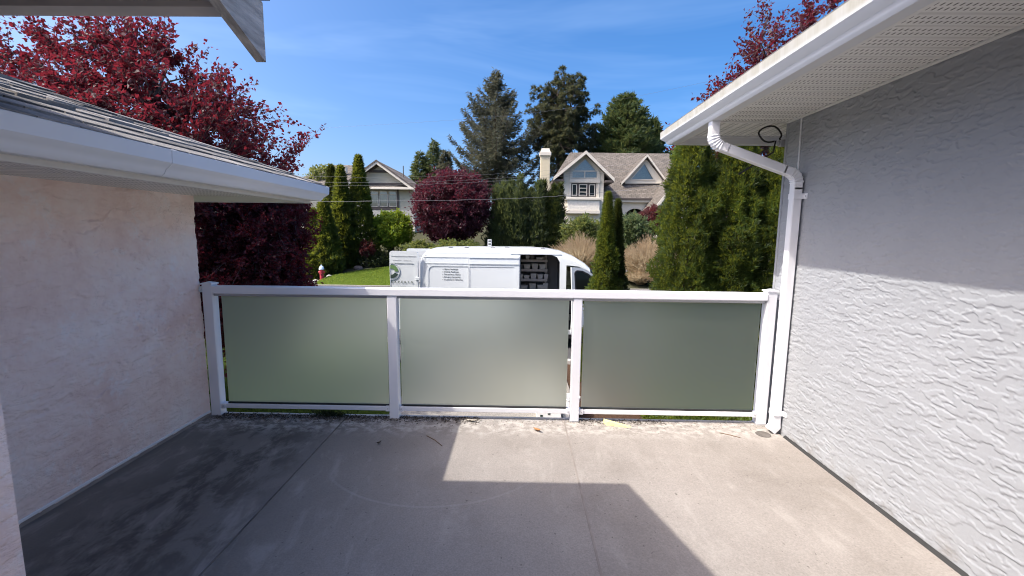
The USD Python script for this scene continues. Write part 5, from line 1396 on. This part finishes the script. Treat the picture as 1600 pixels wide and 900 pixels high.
def loft(xa, xb_, n, inset=0.):
    xsn = np.unique(np.concatenate([np.linspace(xa, xb_, n), [x for x in tx if xa < x < xb_]])); rows = []
    for x in xsn:
        zt_ = top(x); zs = zt_ - SH; y0 = tum(zs) + nose(x)
        half = [(y0 + a * (1 - y0) / 1.0, zs + SH + b_ - inset) for a, b_ in CS]
        full = half + [(VW - a, b_) for a, b_ in half[::-1][1:]]
        rows.append([(x, a, b_) for a, b_ in full])
    v = np.array(rows); n1, n2 = v.shape[:2]; f = []
    for i in range(n1 - 1):
        for j in range(n2 - 1):
            a = i * n2 + j; f += [[a, a + n2, a + 1], [a + 1, a + n2, a + n2 + 1]]
    return v.reshape(-1, 3) + [VX, VY, VZ], np.array(f)


part(V, 'roof', loft(0, 4.72, 40), 'van_paint', smooth=50)
part(V, 'windscreen', loft(4.72, 5.38, 10), 'van_glass', smooth=50)
part(V, 'bonnet', loft(5.38, 6.35, 14), 'van_paint', smooth=50)
part(V, 'front_face', hull([(VX + 6.28, VY + .34, VZ + .42), (VX + 6.28, VY + VW - .34, VZ + .42), (VX + 6.36, VY + .42, VZ + .42), (VX + 6.36, VY + VW - .42, VZ + .42), (VX + 6.28, VY + .34, VZ + .80), (VX + 6.28, VY + VW - .34, VZ + .80), (VX + 6.36, VY + .42, VZ + .62), (VX + 6.36, VY + VW - .42, VZ + .62)]), 'plastic_black')
part(V, 'sill', bx(VX + .05, VX + 6.25, VY + .06, VY + VW - .06, VZ + .30, VZ + .44), 'plastic_black')
# pressed lines along the flank
for z_, h_ in ((2.535, .020), (2.365, .018)):
    for a, b_ in ((.10, 1.33), (1.36, 2.74)):
        part(V, 'pressed_line', flank(sbox(a, z_, b_, z_ + h_), (.058 if a > 1 else .010), .012), 'van_paint')
# sliding door, pushed back along the flank
SD = rr(1.36, .50, 2.76, 2.615, .05)
sdr = Polygon([(1.0, 1.02), (2.48, 1.02), (2.58, 1.3), (2.64, 2.0), (2.64, 2.29), (1.0, 2.29)]).buffer(-.06).buffer(.06).intersection(sbox(1.385, .5, 3, 3))
sd = part(V, 'sliding_door', flank(SD.difference(sdr), .040, .03), 'van_paint', smooth=35)
part(sd, 'door_panel', flank(sdr.buffer(.02).intersection(sbox(1.383, .4, 3, 3)), .030, .01), 'van_paint', smooth=35)
part(sd, 'door_edge', flank(sbox(1.352, .52, 1.359, 2.60), .041, .03), 'print_grey')
part(sd, 'door_handle', cat([(lambda b_: (b_[0] + [VX, VY, VZ], b_[1]))(rbx(2.60, 2.70, -.075, -.04, 1.06, 1.28, .01))]), 'plastic_black')
part(V, 'slide_rail', (lambda b_: (b_[0] + [VX, VY, VZ], b_[1]))(rbx(.30, 1.42, -.016, .0, 1.005, 1.035, .004)), 'plastic_black')
part(V, 'top_rail', flank(sbox(2.50, 2.650, 3.92, 2.675), .02, .03), 'van_paint')
for x_ in (.125,):
    part(V, 'panel_gap', flank(sbox(x_, .6, x_ + .010, 2.60), .0025, .004), 'print_grey')
part(V, 'roof_seam', flank(sbox(.1, 2.652, 2.48, 2.662), .003, .004), 'print_grey')
part(V, 'door_gap', flank(sbox(2.775, .55, 2.797, 2.62), .0028, .004), 'plastic_black')
# inside: floor, lining, racks and bins, bulkhead
tv = lambda m: (m[0] + [VX, VY, VZ], m[1])
part(V, 'load_floor', tv(bx(.05, 3.95, .08, VW - .08, .50, .53)), 'van_inner')
part(V, 'lining', tv(cat([bx(.12, 3.98, VW - .16, VW - .14, .53, 2.62), bx(.12, 3.98, .3, VW - .3, 2.69, 2.70), bx(2.0, 2.02, .2, VW - .2, .53, 2.6)])), 'van_inner')
part(V, 'bulkhead', tv(hull([(3.96, .12, .5), (3.96, VW - .12, .5), (4.0, .12, .5), (4.0, VW - .12, .5), (3.96, .2, 2.5), (3.96, VW - .2, 2.5), (4.0, .2, 2.5), (4.0, VW - .2, 2.5)])), 'van_inner')
rk = part(V, 'rack', tv(cat([bx(x, x + .04, yy, yy + .04, .53, 2.60) for x in (2.25, 3.56) for yy in (1.35, 1.78)])), 'rack_grey', kind='stuff')
rg = np.random.default_rng(8)
for zz_ in (2.40, 2.11, 1.81, 1.42):
    part(rk, 'shelf', tv(bx(2.2, 3.62, 1.31, 1.80, zz_ - .04, zz_ + .035)), 'rack_grey')
for zz_, items in ((2.435, ((2.95, .12, .12), (3.09, .12, .15), (3.28, .2, .06), (3.46, .08, .09))), (2.145, ((2.80, .07, .15), (2.90, .2, .14), (3.14, .2, .16), (3.37, .19, .15))), (1.845, ((2.78, .1, .14), (2.90, .18, .11), (3.11, .18, .16), (3.32, .17, .14), (3.51, .14, .15))), (1.455, ((2.82, .2, .18), (3.08, .2, .24), (3.32, .2, .2), (3.5, .15, .26)))):
    for xx, w_, h_ in items:
        z0 = zz_ + .002; m = 'carton' if zz_ < 1.5 else ('bin_grey' if rg.uniform() < .75 else 'bin_dark')
        bn = hull([(xx + .02, 1.33, z0), (xx + w_ - .02, 1.33, z0), (xx + .02, 1.6, z0), (xx + w_ - .02, 1.6, z0), (xx, 1.30, z0 + h_), (xx + w_, 1.30, z0 + h_), (xx, 1.62, z0 + h_), (xx + w_, 1.62, z0 + h_)])
        part(rk, 'storage_bin', tv(bn), m)
# cab: seats, dashboard, steering wheel
for yy in (.25, 1.2):
    st = part(V, 'seat', tv(cat([rbx(4.15, 4.65, yy, yy + .52, .95, 1.12, .05), hull([(4.12, yy, 1.1), (4.27, yy, 1.1), (4.12, yy + .52, 1.1), (4.27, yy + .52, 1.1), (3.99, yy + .05, 1.72), (4.10, yy + .05, 1.72), (3.99, yy + .47, 1.72), (4.10, yy + .47, 1.72)])])), 'seat_grey')
    part(st, 'headrest', tv(rbx(3.97, 4.07, yy + .14, yy + .38, 1.75, 1.96, .03)), 'seat_grey')
part(V, 'dashboard', tv(hull([(5.0, .2, 1.0), (5.0, 1.8, 1.0), (5.0, .2, 1.32), (5.0, 1.8, 1.32), (5.45, .2, 1.40), (5.45, 1.8, 1.40), (5.45, .2, .9), (5.45, 1.8, .9)])), 'plastic_black')
tt = np.linspace(0, 2 * np.pi, 25)
part(V, 'steering_wheel', tv(pipe([(4.92 + .12 * math.sin(t), 1.46 + .2 * math.cos(t), 1.38 + .17 * math.sin(t)) for t in tt], .016, 6)), 'plastic_black')
# front door, ajar on its front hinge
dpoly = cabdoor.buffer(-.012)
dwin = Polygon([(4.22, 1.42), (4.99, 1.42), (5.10, 1.52), (4.84, 1.92), (4.58, 2.13), (4.40, 2.21), (4.18, 2.24)]).buffer(-.07).buffer(.07)
hx_, ang = 5.27, math.radians(24)


def swing(m, hx, hy, a):
    v = m[0] - [VX + hx, VY + hy, 0]; c, s = math.cos(a), math.sin(a)
    return np.column_stack([v[:, 0] * c - v[:, 1] * s, v[:, 0] * s + v[:, 1] * c, v[:, 2]]) + [VX + hx, VY + hy, 0], m[1]


fd = part(V, 'front_door', swing(flank(dpoly.difference(dwin), 0, .05), hx_, .02, ang), 'van_paint', smooth=35)
part(fd, 'window', swing(flank(dwin.buffer(.01), -.015, .006), hx_, .02, ang), 'van_glass_dark')
part(fd, 'window_seal', swing(flank(dwin.buffer(.035).difference(dwin), .006, .02), hx_, .02, ang), 'plastic_black')
part(fd, 'mirror', swing(tv(rbx(5.05, 5.17, -.26, -.04, 1.36, 1.68, .03)), hx_, .02, ang), 'plastic_black')
# rear doors, both open
RD = rr(0.0, .50, .80, 2.70, .07)
rp = rr(.08, 1.0, .785, 2.36, .09)


def rear_door(m, far):
    """from a door drawn in x (hinge at 0) and z, depth y towards the outside = -y, to its open place on the van"""
    v = m[0].copy()
    v[:, 0] = -v[:, 0]
    v = v + [VX - .045, VY + .03, VZ]
    f = m[1][:, ::-1]
    if far:
        v[:, 1] = 2 * VY + VW - v[:, 1]; f = m[1]
    a = math.radians(-4 if not far else -3); c, s = math.cos(a), math.sin(a); h = np.array([VX - .045, VY + (VW if far else 0), 0])
    q = v - h
    return np.column_stack([q[:, 0] * c - q[:, 1] * s, q[:, 0] * s + q[:, 1] * c, q[:, 2]]) + h, f


def dbox(x0, x1, y0, y1, z0, z1):
    return bx(x0, x1, y0, y1, z0, z1)


for far in (False, True):
    rd = part(V, 'rear_door', rear_door(xz(RD.difference(rp), -.02, .045), far), 'van_paint', label='rear door on the near side with green and black lettering' if not far else 'far rear door showing its grey inner face')
    part(rd, 'door_panel', rear_door(xz(rp.buffer(.01), -.008, .03), far), 'van_paint')
    part(rd, 'inner_trim', rear_door(cat([xz(rr(.08, .62, .72, 1.5, .06), .046, .052), xz(rr(.08, 1.62, .72, 2.40, .06).union(rr(.08, 2.47, .72, 2.64, .05)), .046, .052)]), far), 'van_door_inner', kind='stuff')
    for z_ in (2.55,):
        part(rd, 'pressed_line', rear_door(xz(sbox(.05, z_, .75, z_ + .018), -.026, -.0205), far), 'print_grey')
    for z_ in (.9, 1.9):
        part(rd, 'hinge', rear_door(cat([rbx(-.05, .07, -.045, -.015, z_, z_ + .09, .008)]), far), 'van_paint')
    if not far:
        # logo: a ring with two bold arcs, cut by the door edge, and the lettering under it
        cx0_, cz0_ = .745, 2.13
        clip = sbox(.03, .5, .785, 2.5)
        ring = Point(cx0_, cz0_).buffer(.235, 32).difference(Point(cx0_, cz0_).buffer(.218, 32)).intersection(clip)
        part(rd, 'logo_ring', rear_door(xz(ring, -.0225, -.0205 + .013), far), 'print_grey')
        wedge = lambda a0, a1: Polygon([(cx0_, cz0_)] + [(cx0_ + .5 * math.cos(a), cz0_ + .5 * math.sin(a)) for a in np.linspace(math.radians(a0), math.radians(a1), 16)])
        band = Point(cx0_, cz0_).buffer(.185, 32).difference(Point(cx0_, cz0_).buffer(.085, 32)).intersection(clip)
        # x runs backwards here, so "towards the hinge" is the right-hand side of the photograph
        part(rd, 'logo_arc', rear_door(xz(band.intersection(wedge(60, 178)), -.0225, -.0075), far), 'print_green')
        part(rd, 'logo_arc', rear_door(xz(band.intersection(wedge(200, 300)), -.0225, -.0075), far), 'print_black')

        def door_text(s, h, xr, z0, m, nm):
            t = meshkit.text_mesh(s, h, .003, True); v = np.array(t.vertices); wd = v[:, 0].max()
            mm = (np.column_stack([xr - v[:, 0], -.0245 - 0 * v[:, 0] + v[:, 2] * 0 + (.003 - v[:, 2]), z0 + v[:, 1]]), np.array(t.faces))
            part(rd, nm, rear_door(mm, far), m)
        for fx0, fx1 in ((.18, .40), (.46, .70)):
            part(rd, 'fine_print', rear_door(xz(sbox(fx0, 2.43, fx1, 2.452), -.0225, -.0205), far), 'print_grey')
        door_text('E  X  P  E  R  T  S', .058, .765, 1.815, 'print_black', 'lettering')
        door_text('- 3200', .072, .69, 1.67, 'print_grey', 'lettering')
for i, s in enumerate(('• Glass Railings', '• Picket Railings', '• Frameless Glass', '• Privacy Screens', '• Aluminum Fencing')):
    t = meshkit.text_mesh(s, .043, .003, False); v = np.array(t.vertices)
    zz_ = 2.19 - i * .072
    part(V, 'lettering', (np.column_stack([VX + .62 + v[:, 0], VY + tum(zz_) + .0110 - v[:, 2], VZ + zz_ + v[:, 1]]), np.array(t.faces)), 'print_dark')
for far in (0, 1):
    for wxp in (1.55, 5.35):
        yy = VY + (.04 if not far else VW - .29)
        wh = part(V, 'wheel', cyl((VX + wxp, yy, VZ + .355), .35, .25, 1, 28), 'tyre', smooth=40)
        part(wh, 'rim', cyl((VX + wxp, yy - .006 if not far else yy + .01, VZ + .355), .21, .246, 1, 20), 'rim')
part(V, 'tail_lamp', tv(rbx(-.012, .05, .06, .15, 1.15, 1.6, .01)), 'hydrant_red')
for x_ in (.75, 1.2, 1.95, 2.35, 3.35):
    part(V, 'roof_fitting', tv(rbx(x_, x_ + .12, .34, .40, 2.80, 2.83, .006)), 'grey_metal')

# ------------------------------------------------------------------ street things
p = at(503, 434, 27.2); gz0 = float(ground_z(p[0], 27.2)); k_ = .93
hy = thing('fire_hydrant', 'red fire hydrant with pale blue cap in front of the left cedars', 'hydrant', (p[0], 27.2, gz0))
part(hy, 'barrel', lathe([(0, 0), (.17, 0), (.17, .04), (.12, .05), (.115, .60), (.15, .62), (.15, .66), (.12, .67)], (p[0], 27.2, gz0), 20), 'hydrant_red', smooth=40)
part(hy, 'cap', lathe([(.155, .66), (.165, .70), (.15, .74), (.13, .82), (.08, .88), (.035, .90), (.035, .96), (0, .96)], (p[0], 27.2, gz0), 20), 'hydrant_cap', smooth=40)
for s in (-1, 1):
    part(hy, 'nozzle', cyl((p[0] + (.10 if s > 0 else -.20), 27.2, gz0 + .50), .065, .10, 0, 14), 'hydrant_red', smooth=40)
part(hy, 'nozzle', cyl((p[0], 27.0, gz0 + .46), .085, .12, 1, 16), 'hydrant_red', smooth=40)


def rock(pxx, py, yv, s, seed, label, m='rock_pale'):
    p = at(pxx, py, yv); c = np.array([p[0], yv, float(ground_z(p[0], yv)) + s * .25])
    t = trimesh.creation.icosphere(2, 1.0); v = np.array(t.vertices)
    v = v * (1 + .5 * (meshkit.fbm(v * 1.6 + seed, 3, seed) - .5))[:, None] * [s, s * .8, s * .6] + c
    solo('rock', (v, t.faces), m, label, 'rock', smooth=30)


rock(486, 437, 26.4, .30, 1, 'pale rounded rock left of the hydrant, nearest the kerb')
rock(493, 433, 27.0, .26, 2, 'small pale rock touching the hydrant foot')
rock(514, 431, 27.6, .18, 3, 'tiny pale rock right of the hydrant under the cedar')
rock(560, 422, 30.2, .32, 4, 'flat grey rock at the top edge of the lawn', 'bark_grey')
rock(1000, 424, 27.4, .4, 5, 'grey boulder beside the garden chair', 'rock_pale')

# garden chair
p = at(980, 424, 28.4); gz0 = float(ground_z(p[0], 28.4)); o = np.array([p[0] - .1, 28.4, gz0])
gc = thing('garden_chair', 'grey slatted garden chair beside the tan grass clump', 'chair', o)
for i in range(5):
    part(gc, 'back_slat', (lambda m: (m[0] + o, m[1]))(hull([(-.3 + i * .13, .25, .38), (-.19 + i * .13, .25, .38), (-.3 + i * .13, .28, .38), (-.19 + i * .13, .28, .38), (-.3 + i * .13, .50, 1.05 + .03 * (2 - abs(i - 2))), (-.19 + i * .13, .50, 1.05 + .03 * (2 - abs(i - 2))), (-.3 + i * .13, .53, 1.05), (-.19 + i * .13, .53, 1.05)])), 'grey_timber')
for i in range(4):
    part(gc, 'seat_slat', (lambda m: (m[0] + o, m[1]))(rbx(-.32, .34, -.30 + i * .14, -.18 + i * .14, .36 - i * .02, .385 - i * .02, .004)), 'grey_timber')
for s in (-.40, .32):
    part(gc, 'arm', (lambda m: (m[0] + o, m[1]))(rbx(s, s + .12, -.35, .40, .58, .605, .006)), 'grey_timber')
    for yy in (-.32, .28):
        part(gc, 'leg', (lambda m: (m[0] + o, m[1]))(rbx(s + .02, s + .09, yy, yy + .06, 0, .578, .006)), 'grey_timber')

# marker post behind the van
p = at(765, 374, 27.5); gz0 = float(ground_z(p[0], 27.5))
mp = thing('marker_post', 'narrow white marker plate with three dark bands rising behind the van roof', 'marker', (p[0], 27.5, gz0))
part(mp, 'post', rbx(p[0] - .03, p[0] + .03, 27.52, 27.58, gz0, p[2] - .05, .004), 'grey_metal')
part(mp, 'plate', rbx(p[0] - .12, p[0] + .12, 27.5, 27.517, p[2] - .62, p[2], .004), 'carton_white')
for i in range(3):
    part(mp, 'band', bx(p[0] - .08, p[0] + .08, 27.494, 27.498, p[2] - .16 - i * .18, p[2] - .06 - i * .18), 'print_dark')

# dark car under the plum tree
CX, CY, CZ = -17.6, 29.2, ZR + .03
C_ = thing('dark_car', 'black parked car in the shade beyond the plum tree branches', 'car', (CX + 2.2, CY, CZ))
prof = Polygon([(0, .35), (.02, .75), (.12, .95), (.55, 1.02), (1.05, 1.40), (1.5, 1.47), (2.5, 1.45), (3.1, 1.05), (4.1, .92), (4.4, .75), (4.45, .40), (4.4, .28), (.05, .28)])
for wxp in (.85, 3.55):
    prof = prof.difference(Point(wxp, .30).buffer(.36, 20))
tc = lambda m: (m[0] + [CX, CY, CZ], m[1])
part(C_, 'body', tc(xz(prof, -.85, .85)), 'car_dark', smooth=30)
part(C_, 'side_window', tc(xz(Polygon([(.75, 1.05), (1.18, 1.34), (1.75, 1.39), (1.75, 1.04)]), -.862, -.852)), 'lamp_clear')
part(C_, 'side_window', tc(xz(Polygon([(1.82, 1.04), (1.82, 1.39), (2.45, 1.37), (2.85, 1.04)]), -.862, -.852)), 'window_glass')
for wxp in (.85, 3.55):
    for yy in (-.88, .66):
        wh = part(C_, 'wheel', tc(cyl((wxp, yy, .31), .31, .22, 1, 24)), 'tyre', smooth=40)
        part(wh, 'rim', tc(cyl((wxp, yy - .01, .31), .2, .24, 1, 16)), 'rim')
part(C_, 'headlight', tc(rbx(4.30, 4.45, -.83, -.55, .66, .80, .02)), 'lamp_clear')
part(C_, 'tail_lamp', tc(rbx(.0, .10, -.83, -.6, .74, .92, .02)), 'hydrant_red')
